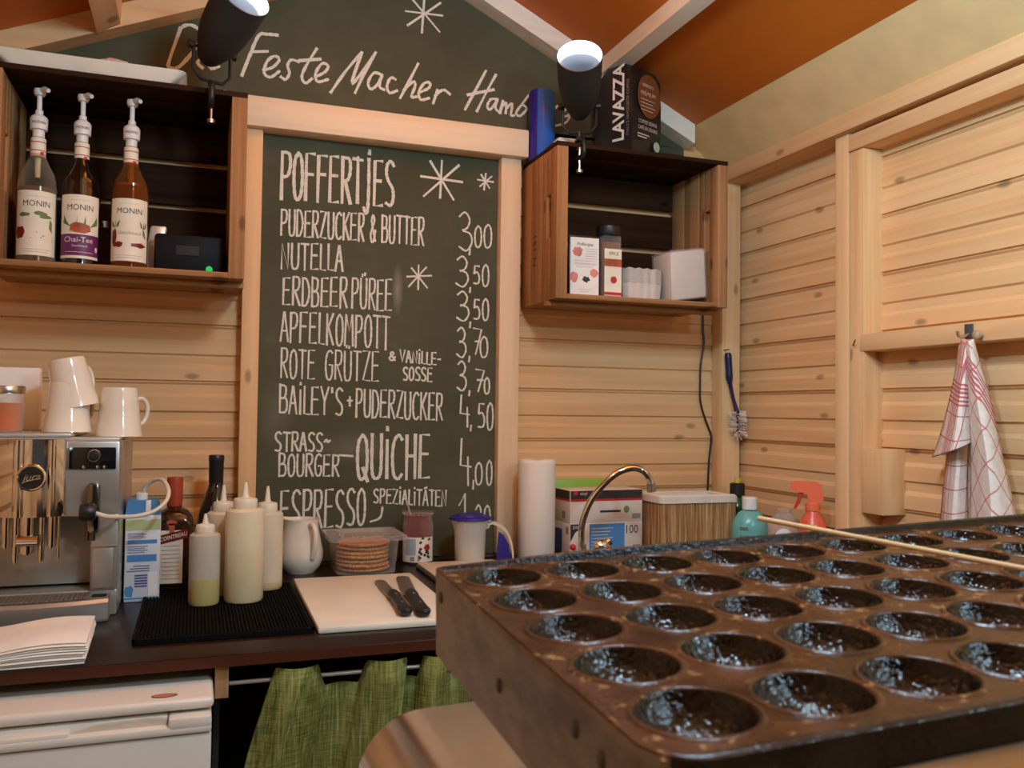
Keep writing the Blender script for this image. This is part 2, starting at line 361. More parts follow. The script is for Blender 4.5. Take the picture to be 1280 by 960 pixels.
G = {  # chalk capitals as strokes in a unit box, 's' marks a curved stroke
'A': ['0,0 .45,1 .5,1 1,0', '.2,.38 .82,.38'], 'B': ['.05,0 .05,1', 's.05,1 .75,.95 .8,.7 .6,.55 .1,.52', 's.1,.52 .8,.5 .95,.25 .75,.03 .05,0'],
'C': ['s.95,.9 .6,1 .2,.85 .05,.5 .2,.1 .6,0 .95,.1'], 'D': ['.08,0 .08,1', 's.08,1 .6,.95 .95,.6 .9,.3 .55,.03 .08,0'], 'E': ['.9,1 .1,1 .05,0 .95,.02', '.08,.55 .8,.55'],
'F': ['.05,0 .1,1 .95,1', '.08,.56 .8,.56'], 'G': ['s.95,.92 .6,1 .2,.85 .05,.45 .25,.05 .7,0 .95,.2', '.95,.2 .95,.48 .55,.48'], 'H': ['.08,0 .08,1', '.9,0 .9,1', '.08,.5 .9,.5'],
'I': ['.5,0 .5,.86', '.5,1.08 .5,1.15'], 'K': ['.08,0 .08,1', '.95,1 .1,.45', '.3,.55 .98,0'], 'L': ['.1,1 .08,.02 .95,0'], 'M': ['0,0 .12,1 .5,.45 .88,1 1,0'], 'N': ['.05,0 .08,1 .9,0 .92,1'],
'O': ['s.5,1 .15,.85 .05,.5 .18,.1 .5,0 .85,.15 .95,.5 .82,.88 .5,1'], 'P': ['.08,0 .1,1', 's.1,1 .8,.98 .95,.75 .7,.52 .1,.48'], 'Q': ['s.5,1 .15,.85 .05,.5 .18,.1 .5,0 .85,.15 .95,.5 .82,.88 .5,1', '.55,.25 1.0,-.05'],
'R': ['.08,0 .1,1', 's.1,1 .8,.98 .92,.75 .7,.54 .12,.5', '.35,.5 .98,0'], 'S': ['s.92,.9 .6,1 .2,.92 .1,.72 .35,.55 .8,.4 .92,.2 .65,.02 .1,.06'], 'T': ['0,1 1,.98', '.5,1 .5,0'],
'U': ['s.06,1 .06,.3 .2,.04 .5,0 .8,.06 .93,.3 .93,1'], 'V': ['0,1 .5,0 1,1'], 'Y': ['0,1 .5,.5 .5,0', '1,1 .5,.5'], 'Z': ['.05,1 .95,1 .05,.02 .98,0'],
'J': ['s.6,1.0 .62,.3 .5,-.12 .2,-.2 -.1,-.08', '.62,1.12 .68,1.2'], '&': ['s.95,.05 .5,.5 .25,.8 .5,1 .75,.8 .4,.55 .08,.25 .35,0 .7,.1 .95,.45'], '-': ['.1,.5 .9,.52'], '~': ['s0,.5 .35,.62 .6,.48 1,.58'], '+': ['.5,.25 .5,.75', '.1,.5 .9,.5'], "'": ['.5,.85 .45,1.02'],
'0': ['s.5,1 .15,.82 .05,.45 .2,.08 .5,0 .85,.15 .95,.55 .8,.9 .5,1'], '1': ['0,.65 .8,1 .85,0'], '3': ['s.1,.88 .5,1 .85,.82 .7,.6 .35,.52', 's.35,.52 .85,.45 .98,.22 .6,.0 .05,.1'], '4': ['.1,1 .02,.42 1,.4', '.72,.62 .78,0'], '5': ['.85,1 .2,1 .12,.58', 's.12,.58 .6,.64 .92,.35 .7,.05 .05,.03'], '7': ['0,1 1,.98 .3,0', '.2,.5 .85,.52'], ',': ['.6,1 .4,0'],
'2': ['s.05,.8 .5,1 .9,.75 .5,.35 .05,.02', '.05,.02 1,.02'], '.': ['.5,0 .5,.06'] }
NARROW = {'I': .35, "'": .45, '-': .7, ' ': .5, '+': .8, '~': .9, ',': .4, 'J': .7, 'L': .75, '&': .95, 'M': 1.15}
def board_xy(px, py): p = YY(px, py, FB); return p.x, p.z
def chalk_line(b, txt, x0, y0t, y0b, x1, y1t, y1b, w):
    (ax, at), (_, ab) = board_xy(x0, y0t), board_xy(x0, y0b); (cx, ct), (_, cb) = board_xy(x1, y1t), board_xy(x1, y1b)
    uml = {'Ü': 'U', 'Ä': 'A'}
    ws = [NARROW.get(c, 1.0) for c in txt]; gap = .30; tot = sum(ws)+gap*(len(ws)-1); u = 0
    fn = lambda x, z: Vector((x, FB-.0009, z))
    for c, wd in zip(txt, ws):
        g = G.get(uml.get(c, c), [])
        g = g+(['.3,1.1 .32,1.17', '.65,1.1 .67,1.17'] if c in uml else [])
        for st in g:
            cv = st[0] == 's'; pts = [tuple(map(float, q.split(','))) for q in st.lstrip('s').split()]
            if cv: pts = [(q.x, q.y) for q in smooth_path(pts, 5)]
            jx, jz = random.uniform(-.03, .03), random.uniform(-.025, .025)
            P = []
            for gx, gz in pts:
                k = (u+(gx+jx)*wd)/tot; P.append((ax+(cx-ax)*k, (ab+(cb-ab)*k)*(1-gz-jz)+(at+(ct-at)*k)*(gz+jz)))
            b.ribbon(P, w*.86, fn)
        u += wd+gap
def chalk_px(b, strokes, w, off=(0, 0), sc=1.0, curved=True):
    fn = lambda x, z: Vector((x, FB-.0009, z))
    for st in strokes:
        pts = [board_xy(off[0]+x/sc, off[1]+y/sc) for x, y in st]
        if curved and len(pts) > 2: pts = [(q.x, q.y) for q in smooth_path(pts, 5)]
        b.ribbon(pts, w, fn)
mb = thing('menu_chalkboard', 'tall dark green menu chalkboard with handwritten prices framed in pine', 'chalkboard', (.47, FB, .87))
def child(o, parent):         # meshes written in room coordinates become children without moving
    o.parent = parent; o.matrix_parent_inverse = (Matrix.Translation(parent.location) @ parent.rotation_euler.to_matrix().to_4x4()).inverted(); return o
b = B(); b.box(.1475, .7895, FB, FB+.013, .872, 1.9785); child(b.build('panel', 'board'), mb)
lines = [
 ('POFFERTJES', [('POFFERTJES', 352, 189, 248, 493, 202, 258)], .0098),
 ('a', [('PUDERZUCKER & BUTTER', 351.5, 262, 294, 530, 272, 307)], .0062), ('b', [('NUTELLA', 352, 304.5, 336, 429, 306, 338.5)], .0062),
 ('c', [('ERDBEER', 354, 346.7, 380, 434, 348, 385), ('PÜREE', 440, 348.5, 385, 490, 350, 389)], .0062), ('d', [('APFELKOMPOTT', 351, 390, 427, 487, 396, 436.5)], .0062),
 ('e', [('ROTE', 351, 436, 472, 394, 438, 474), ('GRÜTZE', 407, 438, 474, 474, 440, 477), ('&', 486, 440, 450, 494, 440, 451), ('VANILLE-', 500, 437.5, 452, 551, 442, 457), ('SOSSE', 504, 459, 475, 540, 460, 477)], .0056),
 ('f', [("BAILEY'S", 350, 481, 516, 429, 486, 520), ('+', 434, 490, 512, 441, 490, 513), ('PUDERZUCKER', 445, 487, 521, 553, 491.5, 525)], .0062),
 ('g', [('STRASS~', 344, 540, 564, 413, 541, 564), ('BOURGER', 349, 567, 595, 424, 569, 595)], .006), ('h', [('QUICHE', 447, 542.5, 598, 537, 544, 598)], .0098),
 ('i', [('ESPRESSO', 351, 614, 664, 457, 611, 656)], .0072), ('j', [('SPEZIALITÄTEN', 467, 611, 628, 558, 613, 633)], .0052)]
for _, parts, w in lines:
    b = B()
    for p in parts: chalk_line(b, *p, w)
    child(b.build('chalk_writing', 'chalk'), mb)
prices = [[('3', 573, 265, 312, 590), (',', 585, 311, 318, 589), ('0', 593, 282.5, 309, 602), ('0', 605, 281, 310, 615)],
 [('3', 570, 319, 358, 586), (',', 586, 359, 365, 589), ('5', 592, 332, 355, 600), ('0', 603, 331, 358, 611.5)],
 [('3', 570, 363, 401, 586), (',', 586, 402, 409, 589), ('5', 592, 374, 399, 600), ('0', 603, 373, 400, 611)],
 [('3', 571, 408, 447, 583), (',', 585, 445, 452, 588), ('7', 592, 410, 442, 602), ('0', 600, 421, 447, 610)],
 [('3', 571, 451.5, 488.5, 583), (',', 585, 488, 494, 588), ('7', 594.6, 461, 488.5, 605), ('0', 605, 472, 492, 612)],
 [('4', 575.6, 493, 532, 587), (',', 587, 531, 538, 590), ('5', 597.5, 504.6, 533.8, 606), ('0', 608.6, 503, 536.7, 616.5)],
 [('4', 575.6, 548, 605, 589), (',', 590, 600, 611, 593), ('0', 594, 577.5, 605, 603), ('0', 607.8, 576, 606.7, 615)],
 [('1', 574, 615, 660, 583), (',', 587, 655, 662, 590), ('2', 594.5, 630, 660, 602), ('0', 605, 632, 660, 613)]]
for pr in prices:
    b = B()
    for c, x0, t, bt, x1 in pr: chalk_line(b, c, x0, t, bt, x1, t+1, bt+1, .0058)
    child(b.build('chalk_price', 'chalk'), mb)
def flake(arms, off, sc, w, parent, y=None):
    b = B(); chalk_px(b, arms, w, off, sc); child(b.build('chalk_snowflake', 'chalk'), parent)
flake([[(775, 207), (952, 232)], [(865, 140), (857, 300)], [(815, 142), (915, 308)], [(938, 160), (787, 292)]], (300, 160), 3.428, .0062, mb)
flake([[(1018, 222), (1085, 232)], [(1053, 195), (1045, 265)], [(1033, 200), (1068, 258)], [(1078, 208), (1028, 250)]], (300, 160), 3.428, .005, mb)
flake([[(715, 637), (820, 633)], [(765, 588), (763, 692)], [(735, 600), (802, 685)], [(798, 597), (722, 680)]], (300, 160), 3.428, .0046, mb)
b = B(); chalk_px(b, [[(424, 569), (441, 570)]], .005); child(b.build('chalk_stroke', 'chalk'), mb); b = B(); chalk_px(b, [[(478, 634), (475, 647), (463, 652)]], .006); child(b.build('chalk_stroke', 'chalk'), mb)
# gable board
gb = thing('gable_chalkboard', 'dark triangular gable chalkboard with the hand written shop title under the roof', 'chalkboard', (.5, FB, 2.058))
b = B(); b.prism([(-.60, 2.0575), (1.39, 2.0575), (1.39, zr(1.39)-.06), (RX, RZ-.06), (-.60, zl(-.60)-.058)], FB, FB+.013); child(b.build('panel', 'board'), gb)
b = B()
chalk_px(b, [[(165, 225), (70, 500), (90, 545), (160, 530), (290, 380), (325, 290), (290, 220), (220, 200), (165, 225)], [(350, 455), (300, 500), (340, 545)], [(395, 525), (455, 490), (440, 465), (400, 500), (410, 550), (470, 530)],
   [(655, 605), (720, 440), (790, 285), (860, 275), (940, 282)], [(740, 415), (860, 412)]], .0085, (200, 0), 6.4)
chalk_px(b, [[(275, 187), (300, 180), (318, 160), (305, 150), (285, 165), (278, 195), (295, 206), (318, 190)], [(370, 165), (350, 160), (340, 175), (345, 195), (335, 212), (322, 205)],
   [(418, 130), (390, 175), (378, 205), (388, 222), (405, 210)], [(372, 162), (428, 158)], [(415, 205), (440, 192), (448, 176), (432, 170), (415, 195), (420, 218), (448, 212)],
   [(455, 247), (495, 190), (538, 140)], [(538, 140), (512, 225), (575, 140)], [(575, 140), (545, 195), (520, 248)], [(592, 200), (570, 195), (555, 220), (562, 238), (580, 225), (592, 200), (585, 230), (598, 240)], [(628, 212), (615, 208), (605, 230), (612, 248), (632, 242)],
   [(688, 170), (665, 215), (640, 262)], [(650, 240), (675, 218), (680, 230), (670, 258), (684, 258)], [(690, 247), (715, 236), (720, 222), (705, 222), (690, 245), (695, 266), (717, 262)], [(740, 240), (728, 276)], [(733, 256), (755, 240), (773, 252)]], .0075, (200, 0), 2.133)
chalk_px(b, [[(205, 270), (165, 345), (125, 418)], [(243, 285), (205, 355), (170, 425)], [(135, 362), (235, 342)], [(242, 378), (222, 380), (210, 405), (220, 418), (240, 395), (250, 375), (241, 410), (252, 425)],
   [(270, 385), (258, 432)], [(262, 412), (282, 392), (280, 432)], [(284, 412), (305, 395), (300, 438), (312, 440)], [(375, 355), (340, 400), (320, 430), (335, 442), (360, 415), (345, 400)], [(385, 405), (378, 440), (405, 425), (412, 405), (408, 440)],
   [(468, 405), (455, 440)], [(462, 420), (478, 405), (490, 412)], [(530, 415), (508, 418), (498, 440), (515, 442), (532, 418), (512, 465), (468, 480)]], .0072, (540, 0), 3.048)
child(b.build('chalk_writing', 'chalk'), gb)
flake([[(655, 30), (753, 42)], [(705, -10), (698, 88)], [(670, -5), (745, 85)], [(748, 8), (660, 68)]], (200, 0), 2.133, .0055, gb)
# ================================================================== POFFERTJES PAN AND STOVE
def pan_mat(name, c0, c1, rough, bumpk):
    t = NT(name); v = t.coord()
    f = t.noise(v, 22, 5, .65); g = t.noise(v, 260, 3, .6)
    t.col(t.ramp(f, [(.3, c0), (.7, c1)]))
    if name == 'oily seasoned iron':      # golden baked-on specks
        sp_ = t.noise(v, 95, 3, .7); t.col(t.mix(t.math('MULTIPLY', t.math('MULTIPLY', t.math('GREATER_THAN', sp_, .605), t.math('GREATER_THAN', f, .5)), .75), t.ramp(f, [(.3, c0), (.7, c1)]), (.34, .19, .07)))
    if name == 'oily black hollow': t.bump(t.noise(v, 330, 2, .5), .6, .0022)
    else: t.bump(t.math('ADD', t.math('MULTIPLY', f, .5), t.math('MULTIPLY', g, .5)), bumpk, .0025)
    r = t.ramp(f, [(.35, (rough*.7,)*3), (.7, (rough*1.5,)*3)]); t.l(r, t.b.inputs['Roughness'])
    t.set(rough, spec=.22 if name == 'oily seasoned iron' else .34); t.l(r, t.b.inputs['Roughness']); return t.m
M['iron'] = pan_mat('oily seasoned iron', (.014, .0045, .0012), (.10, .033, .007), .26, .3)
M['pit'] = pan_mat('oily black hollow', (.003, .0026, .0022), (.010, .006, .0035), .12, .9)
M['rimiron'] = pan_mat('crusted and shaded iron rim', (.004, .003, .0025), (.02, .009, .004), .25, .4)  # black crust of the far lip, darkened also for shade on the near band
def skirt_mat():
    t = NT('stained sheet iron'); f = t.noise(t.coord((6, 6, 14)), 2, 5, .7)
    t.col(t.ramp(f, [(.35, (.115, .095, .086)), (.65, (.31, .27, .25))])); return t.set(.45, .2)
M['skirt'] = skirt_mat()
PROT = Matrix.Rotation(.0131, 3, 'Z') @ Matrix.Rotation(.0353, 3, 'X') @ Matrix.Rotation(-.0306, 3, 'Y')
PE = PROT.to_euler(); PO = Vector((.1818, .5281, 1.1641))
pan = thing('poffertjes_pan', 'large oily cast iron pancake pan with rows of round hollows in the foreground', 'pan', PO, PE)
PU, PV, NX, NY = .055, .0584, 12, 5
X0, X1, Yn, Yf = -.032, .655, -.266, .034
b = B(); N = 32; Rh = .0247
prof = [(1.105, 0), (1.06, .0009), (1.0, .0010), (.97, 0), (.9, -.0035), (.78, -.0075), (.6, -.0112), (.38, -.0136), (.16, -.0145), (0, -.0147)]
for i in range(NX):
    for j in range(NY):
        cx, cyy = i*PU, -j*PV
        x0 = cx-PU/2 if i else X0; x1 = cx+PU/2 if i < NX-1 else X1; y1 = cyy+PV/2 if j else Yf; y0 = cyy-PV/2 if j < NY-1 else Yn
        sq = []
        for k in range(N):
            a = 2*PI*k/N; dx, dy = math.cos(a), math.sin(a); t = 1/max(abs(dx), abs(dy)); ux, uy = dx*t, dy*t
            sq.append((cx+(ux*(x1-cx) if ux > 0 else ux*(cx-x0)), cyy+(uy*(y1-cyy) if uy > 0 else uy*(cyy-y0)), 0))
        rows = [sq]+[[(cx+Rh*r*math.cos(2*PI*k/N), cyy+Rh*r*math.sin(2*PI*k/N), z) for k in range(N)] for r, z in prof[:-1]]
        b.cur = 0; b.sheet([r+[r[0]] for r in rows[:4]])
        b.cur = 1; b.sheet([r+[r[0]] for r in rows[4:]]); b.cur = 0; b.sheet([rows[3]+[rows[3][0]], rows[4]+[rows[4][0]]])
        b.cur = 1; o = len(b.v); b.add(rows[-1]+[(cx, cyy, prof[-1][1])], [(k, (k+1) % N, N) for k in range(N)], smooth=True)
b.raw = True
SHEAR = Matrix(((1, .03, 0, .004), (0, 1, 0, 0), (0, 0, 1, 0), (0, 0, 0, 1)))    # the pan is welded slightly out of square
bm_plate = b.build('plate', ['iron', 'pit'], pan)
_bm = bmesh.new(); _bm.from_mesh(bm_plate.data); bmesh.ops.remove_doubles(_bm, verts=_bm.verts, dist=1e-5); bmesh.ops.recalc_face_normals(_bm, faces=_bm.faces)
if sum(f.normal.z for f in _bm.faces) < 0: bmesh.ops.reverse_faces(_bm, faces=_bm.faces)
_bm.to_mesh(bm_plate.data); _bm.free()
def rrect(x0, x1, y0, y1, r, n=6, rs=None):
    out = []; r1, r2, r3, r4 = rs or (r, r, r, r)
    for (cx, cyy, a, r) in ((x1-r1, y1-r1, 0, r1), (x0+r2, y1-r2, PI/2, r2), (x0+r3, y0+r3, PI, r3), (x1-r4, y0+r4, 1.5*PI, r4)):
        out += [(cx+r*math.cos(a+k*PI/2/n), cyy+r*math.sin(a+k*PI/2/n)) for k in range(n+1)]
    return out
# rim all round: low at left, right and near, tall crusted lip along the far side
rr_o, rr_i = rrect(X0-.0035, X1+.005, Yn-.006, Yf+.007, 0, rs=(.006, .006, .022, .022)), rrect(X0, X1, Yn, Yf, 0, rs=(.003, .003, .018, .018))
def rimz(x, y): return .0015+.0035*max(0, min(1, (y-Yf+.012)/.012))*max(0, min(1, (x-X0)/.10))
b = B(); L = len(rr_o); cols = []
for k in range(L):
    (xo, yo), (xi, yi) = rr_o[k], rr_i[k]; z = rimz(xo, yo)
    cols.append([(xi, yi, -.001), (xi+(xo-xi)*.25, yi+(yo-yi)*.25, z*.8), (xi+(xo-xi)*.55, yi+(yo-yi)*.55, z), (xi+(xo-xi)*.85, yi+(yo-yi)*.85, z*.85), (xo, yo, z*.3), (xo, yo, -.014), (xi, yi, -.014)])
nc = []
for k in range(L):
    nc.append(cols[k]); a, c = cols[k], cols[(k+1) % L]
    ln = (Vector(a[0])-Vector(c[0])).length
    for m in range(1, int(ln/.03)+1 if ln > .05 else 1):
        t = m/(int(ln/.03)+1); p = [Vector(u).lerp(Vector(w), t) for u, w in zip(a, c)]; z = rimz(p[4].x, p[4].y)
        p[1].z, p[2].z, p[3].z, p[4].z = z*.8, z, z*.85, z*.3; nc.append([tuple(q) for q in p])
b.sheet(nc+[nc[0]]); b.mi = [(1 if max(b.v[i].z for i in f) > .0012 else 2) if sum(b.v[i].x for i in f)/4 < X0+.004 else 0 for f in b.f]
b.build('rim', ['rimiron', 'iron', 'skirt'], pan)
sk = rrect(X0-.0036, X1+.004, Yn-.004, Yf+.006, 0, rs=(.005, .005, .02, .02)); n = len(sk)
b = B(); b.sheet([[(x, y, -.003) for x, y in sk]+[(*sk[0], -.003)], [(x, y, -.055) for x, y in sk]+[(*sk[0], -.055)]])
ski = rrect(X0+.002, X1-.002, Yn+.002, Yf, 0, rs=(.003, .003, .016, .016))
b.sheet([[(x, y, -.055) for x, y in sk]+[(*sk[0], -.055)], [(x, y, -.055) for x, y in ski]+[(*ski[0], -.055)], [(x, y, -.016) for x, y in ski]+[(*ski[0], -.016)]])
b.build('side_skirt', 'skirt', pan)
b = B(); b.box(X0+.03, X1-.002, Yn-.0062, Yn-.0035, -.054, -.0145, .001); b.build('front_plate', plain('polished steel front', (.78, .68, .56), .2, 1.0), pan)
for y, z in ((-.10, -.030), (.02, -.014), (-.20, -.014), (-.225, -.016)):
    b = B(); b.sphere((X0-.004, y, z), .003, (.5, 1, 1.3), u=8, v=6); b.build('rivet', 'darkgrey', pan)
for x in (0.09, X1-.06):
    for y in (Yn+.08, Yf-.05):
        b = B(); b.box(x-.012, x+.012, y-.012, y+.012, -.1148, -.0165); b.build('foot', 'darkgrey', pan)
st = thing('gas_stove', 'stainless steel stove with rounded edges carrying the pancake pan', 'stove', PO + PROT @ Vector((0, 0, -.235)), PE)
def stove_prof(x0, x1, zt, zb, r):
    return [(x0, zb)]+[(x0+r-r*math.cos(a), zt-r+r*math.sin(a)) for a in [k*PI/2/10 for k in range(11)]]+[(x1-r+r*math.sin(a), zt-r+r*math.cos(a)) for a in [k*PI/2/10 for k in range(11)]]+[(x1, zb)]
b = B(); b.prism(stove_prof(-.072, .70, .12, .015, .048), -.34, .099, smooth=True); b.build('body', plain('polished stove steel', (.86, .83, .77), .21, 1.0), st)
for x in (-.02, .64):
    for y in (-.29, .05):
        b = B(); b.lathe([(0, .016), (.016, .016), (.013, 0), (0, 0)], (x, y, 0), 16); b.build('foot', 'black', st)
a, c = ZZ(948, 648, 1.196), ZZ(1290, 713, 1.181)
stick = B(); dd = (c-a); stick.tube([a, a+dd*.5, a+dd*1.25], .0017, 8)
o = stick.build('wooden_skewer', plain('pale bamboo', rgb(232, 200, 150), .5)); tag(o, 'thin pale wooden stick lying across the pancake pan', 'skewer')
for o in pan.children: o.data.transform(SHEAR)
# ================================================================== CRATES
def crate(name, label, x0, x1, y0, y1, z0, z1, gaps, t=.032, slots=True):
    c = thing(name, label, 'crate', (x0, y0, z0)); w, d, h = x1-x0, y1-y0, z1-z0
    for xa, sgn in ((0, 1), (w-t, -1)):
        ys = [0, d*.38, d*.70, d]
        ep = B()
        for k in range(3):
            ya, yb = ys[k]+.0015, ys[k+1]-.0015
            if k == 0 and slots:
                s0, s1, za, zb = d*.16, d*.27, h*.40, h*.68
                ep.box(xa, xa+t, ya, s0, .0, h-.012, .0015); ep.box(xa, xa+t, s1, yb, .0, h-.012, .0015)
                ep.box(xa+.0005, xa+t-.0005, s0-.002, s1+.002, .0, za, .0015); ep.box(xa+.0005, xa+t-.0005, s0-.002, s1+.002, zb, h-.012, .0015)
            else: ep.box(xa+(0 if k else 0), xa+t, ya, yb, .0, h-.012, .0015)
        o = ep.build('end_panel', 'crate_z', c)
    for ya, yb in ((.001, d*.33), (d*.345, d*.66), (d*.675, d-.001)):
        b = B(); b.box(0, w, ya, yb, h-.012, h, .0015); b.build('top_slat', 'crate_dark', c)
        b = B(); b.box(t, w-t, ya, yb, .0, .013, .0015); b.build('bottom_slat', 'crate_x', c)
    b = B(); b.box(-.002, w+.002, d*.2, d*.3, -.014, -.0005, .0015); b.build('batten', 'crate_x', c)
    zs = [.0]+[v-z0 for g in gaps for v in g]+[h-.014]
    for k in range(0, len(zs), 2):
        b = B(); b.box(t, w-t, d-.012, d-.002, zs[k], zs[k+1], .0015); b.build('back_slat', 'crate_dark', c)
    return c
RC = (.865, 1.380, 2.08, 2.34, 1.562, 1.971); rc = crate('fruit_crate', 'open wooden crate on the wall beside the corner, holding paper trays and a spice jar', *RC, [(1.746, 1.763), (1.862, 1.879)])
LC = (-.425, .096, 2.05, 2.34, 1.558, 1.980); lc = crate('fruit_crate', 'open wooden crate on the wall above the coffee machine, holding three syrup bottles', *LC, [(1.760, 1.772), (1.871, 1.884)], .034)
# stencil on the side of the corner crate
b = B(); fn = planar((RC[0]-.0008, 2.232, 1.71), (0, 0, 1), (0, 1, 0)); b.text('N 151', .036, fn, bold=.0004); child(b.build('stencil', 'text'), rc)
# ------------------------------------------------------------------ clamp lamps
def clamp_lamp(label, base, axis, L=.195, R=.057, lift=.098):
    base = Vector(base); ax = Vector(axis).normalized()
    t = thing('clamp_lamp', label, 'lamp', base, group='clamp lamps on the crates')
    piv = Vector((0, 0, lift)); q = ax.to_track_quat('Z', 'X').to_matrix().to_4x4(); T = Matrix.Translation(piv) @ q
    z0 = -.03
    prof = [(0, z0), (.02, z0), (.026, z0+.008), (.035, z0+.03), (.0455, z0+.055), (.0525, z0+.09), (.0555, z0+.13), (R, z0+L), (R-.0022, z0+L), (.052, z0+.13), (.049, z0+.09), (.036, z0+.06)]
    b = B(); b.lathe(prof[:8], (0, 0, 0), 32, T); b.build('lamp_shade', 'matteblack', t)
    b = B(); b.lathe(prof[7:], (0, 0, 0), 32, T); b.lathe([(.036, z0+.06), (.0, z0+.06)], (0, 0, 0), 32, T); rf = b.build('reflector', plain('white reflector', (.14, .14, .145), .45), t)
    b = B(); b.lathe([(.024, z0+.125), (0, z0+.126)], (0, 0, 0), 24, T); b.cur = 1; b.lathe([(.029, z0+.061), (.028, z0+.123), (.024, z0+.125)], (0, 0, 0), 24, T); o = b.build('led_bulb', ['led', plain('bulb housing', (.35, .35, .36), .4)], rf)
    side = ax.cross(Vector((0, 0, 1))).normalized()
    b = B(); pts = [piv+side*.043, piv+side*.043-Vector((0, 0, .052)), piv+side*.026-Vector((0, 0, .070)), piv-side*.026-Vector((0, 0, .070)), piv-side*.043-Vector((0, 0, .052)), piv-side*.043]
    b.tube(pts, .0042, 8); yk = b.build('yoke', 'black', t)
    for s in (-1, 1):
        b = B(); b.tube([piv+side*s*.022, piv+side*s*.05], .0035, 8); b.tube([piv+side*s*.044, piv+side*s*.056], .009, 10); b.build('wing_knob', 'black', yk)
    b = B(); b.tube([(0, 0, .006), (0, 0, max(.02, lift-.068))], .008, 10)
    arc = [(.0, .016, .0075), (0, .012, .0095), (0, .0, .010), (0, -.018, .008), (0, -.03, -.004), (0, -.032, -.026), (0, -.026, -.036), (0, -.014, -.039), (0, .006, -.039)]
    b.tube(smooth_path(arc, 4), .0065, 10); cl_ = b.build('clamp', 'black', t)
    b = B(); b.tube([(0, -.004, -.075), (0, -.004, -.013)], .0032, 8); b.tube([(0, -.004, -.016), (0, -.004, -.0125)], .009, 12); b.tube([(0, -.004, -.078), (0, -.004, -.07)], .009, 10); b.build('clamp_screw', 'steel', cl_)
    p = base + piv + ax*(z0+.1275)
    lo_ = lamp('led_spot', 'AREA', p, 14, (.62, .8, 1), .045, p+ax); lo_.data.spread = 1.75
    return t
clamp_lamp('black clamp lamp shining from the crate above the syrup bottles', (.018, 2.064, 1.982), (.36, -.78, .46), lift=.088)
clamp_lamp('black clamp lamp shining between the blue speaker and the coffee bag', (.932, 2.094, 1.973), (-.36, -.80, .46))
# ------------------------------------------------------------------ on the corner crate
p = (.902, 2.285, 1.9715)
t = thing('cylinder_speaker', 'blue cylindrical portable speaker standing upright on the corner crate', 'speaker', p)
M['spkblue'] = plain('woven blue fabric', rgb(38, 96, 190), .7); M['spkstrip'] = plain('indigo rubber', rgb(40, 28, 140), .5)
a = facing(p)
b = B(); b.lathe([(0, 0), (.034, 0), (.0375, .004), (.0375, .192), (.034, .198), (.0, .199)], n=32); b.build('body', 'spkblue', t)
b = B(); b.lathe([(.0381, .004), (.0381, .194), (.035, .1985)], n=10, a0=a-1.5, a1=a-.35); b.build('strip', 'spkstrip', t)
b = B(); f = cyl(.0383, a+.1); b.rect(-.003, .003, .13, .137, f, 2); b.rect(-.012, .012, .135, .137, f, 4); b.rect(-.0015, .0015, .10, .16, f, 1); b.build('button_print', plain('violet print', rgb(120, 60, 170), .5), t)
t = thing('power_adapter', 'small white plug box on a black cord lying on the corner crate', 'adapter', (.925, 2.17, 1.9715))
b = B(); b.box(-.028, .036, -.02, .03, .008, .034, .007); b.build('body', 'white', t)
b = B(); b.tube(smooth_path([(-.05, -.02, .005), (-.045, -.035, .006), (.0, -.03, .005), (.04, -.03, .0055), (.05, .0, .005), (.03, .035, .0055), (-.04, .035, .005), (-.05, -.02, .005)], 4), .0045, 8); b.build('cord', 'black', t)
# coffee bag
t = thing('coffee_bag', 'black coffee bean bag with white lettering and brown disc on the corner crate', 'bag', (1.10, 2.12, 1.9715))
c0, c1, c2 = Vector((0, 0)), Vector((-.056, .104)), Vector((.110, .047)); c3 = c1+c2
t.scale = (1.05, 1.05, 1.08)
M['foil'] = plain('black foil', (.016, .014, .014), .3, coat=.3); M['lavabrown'] = plain('brown roundel', rgb(120, 66, 36), .5)
def bagpt(u, v, z):     # u along the front face, v along the side face
    k = z/.235; pinch = max(0, (k-.86)/.14); e = math.sin(u*PI)*math.sin(v*PI)
    vv = v*(1-pinch*.7)+.5*pinch*.7*0
    p = c0+c2*u+c1*v; q = c0+c2*u+c1*(.15+.5*v)
    p = p.lerp(q, pinch)
    bul = .006*math.sin(k*PI)
    ctr = (c2+c1)/2; d = (p-ctr); p = p+d.normalized()*bul*math.sin(max(u if 0 < u < 1 else v, 0.001)*PI)
    return (p.x, p.y, z)
b = B(); rows = []
for zi in range(17):
    z = .235*zi/16; ring = [bagpt(i/8, 0, z) for i in range(8)]+[bagpt(1, i/8, z) for i in range(8)]+[bagpt(1-i/8, 1, z) for i in range(8)]+[bagpt(0, 1-i/8, z) for i in range(8)]
    ring = [(x+random.uniform(-.0012, .0012), y+random.uniform(-.0012, .0012), zz) for x, y, zz in ring]; rows.append(ring+[ring[0]])
b.sheet(rows); b.add([v for v in rows[-1][:-1]], [tuple(range(32))]); b.build('bag', 'foil', t)
nf = Vector((c2.y, -c2.x)).normalized(); ns = Vector((-c1.y, c1.x)).normalized()
ff = planar((nf.x*.0085, nf.y*.0085, 0), (c2.normalized().x, c2.normalized().y, 0), (0, 0, 1))
if ns.dot(Vector((-1, -.3))) < 0: ns = -ns
b = B(); b.ell(.060, .158, .048, .056, ff, 28); rd_ = b.build('roundel', 'lavabrown', t)
fg = lambda x, y: ff(x, y)+Vector((nf.x*.0006, nf.y*.0006, 0))
b = B(); b.text('ESPRESSO', .011, fg, .055, .183); b.text('PREMIUM', .015, fg, .055, .162); b.cur = 0
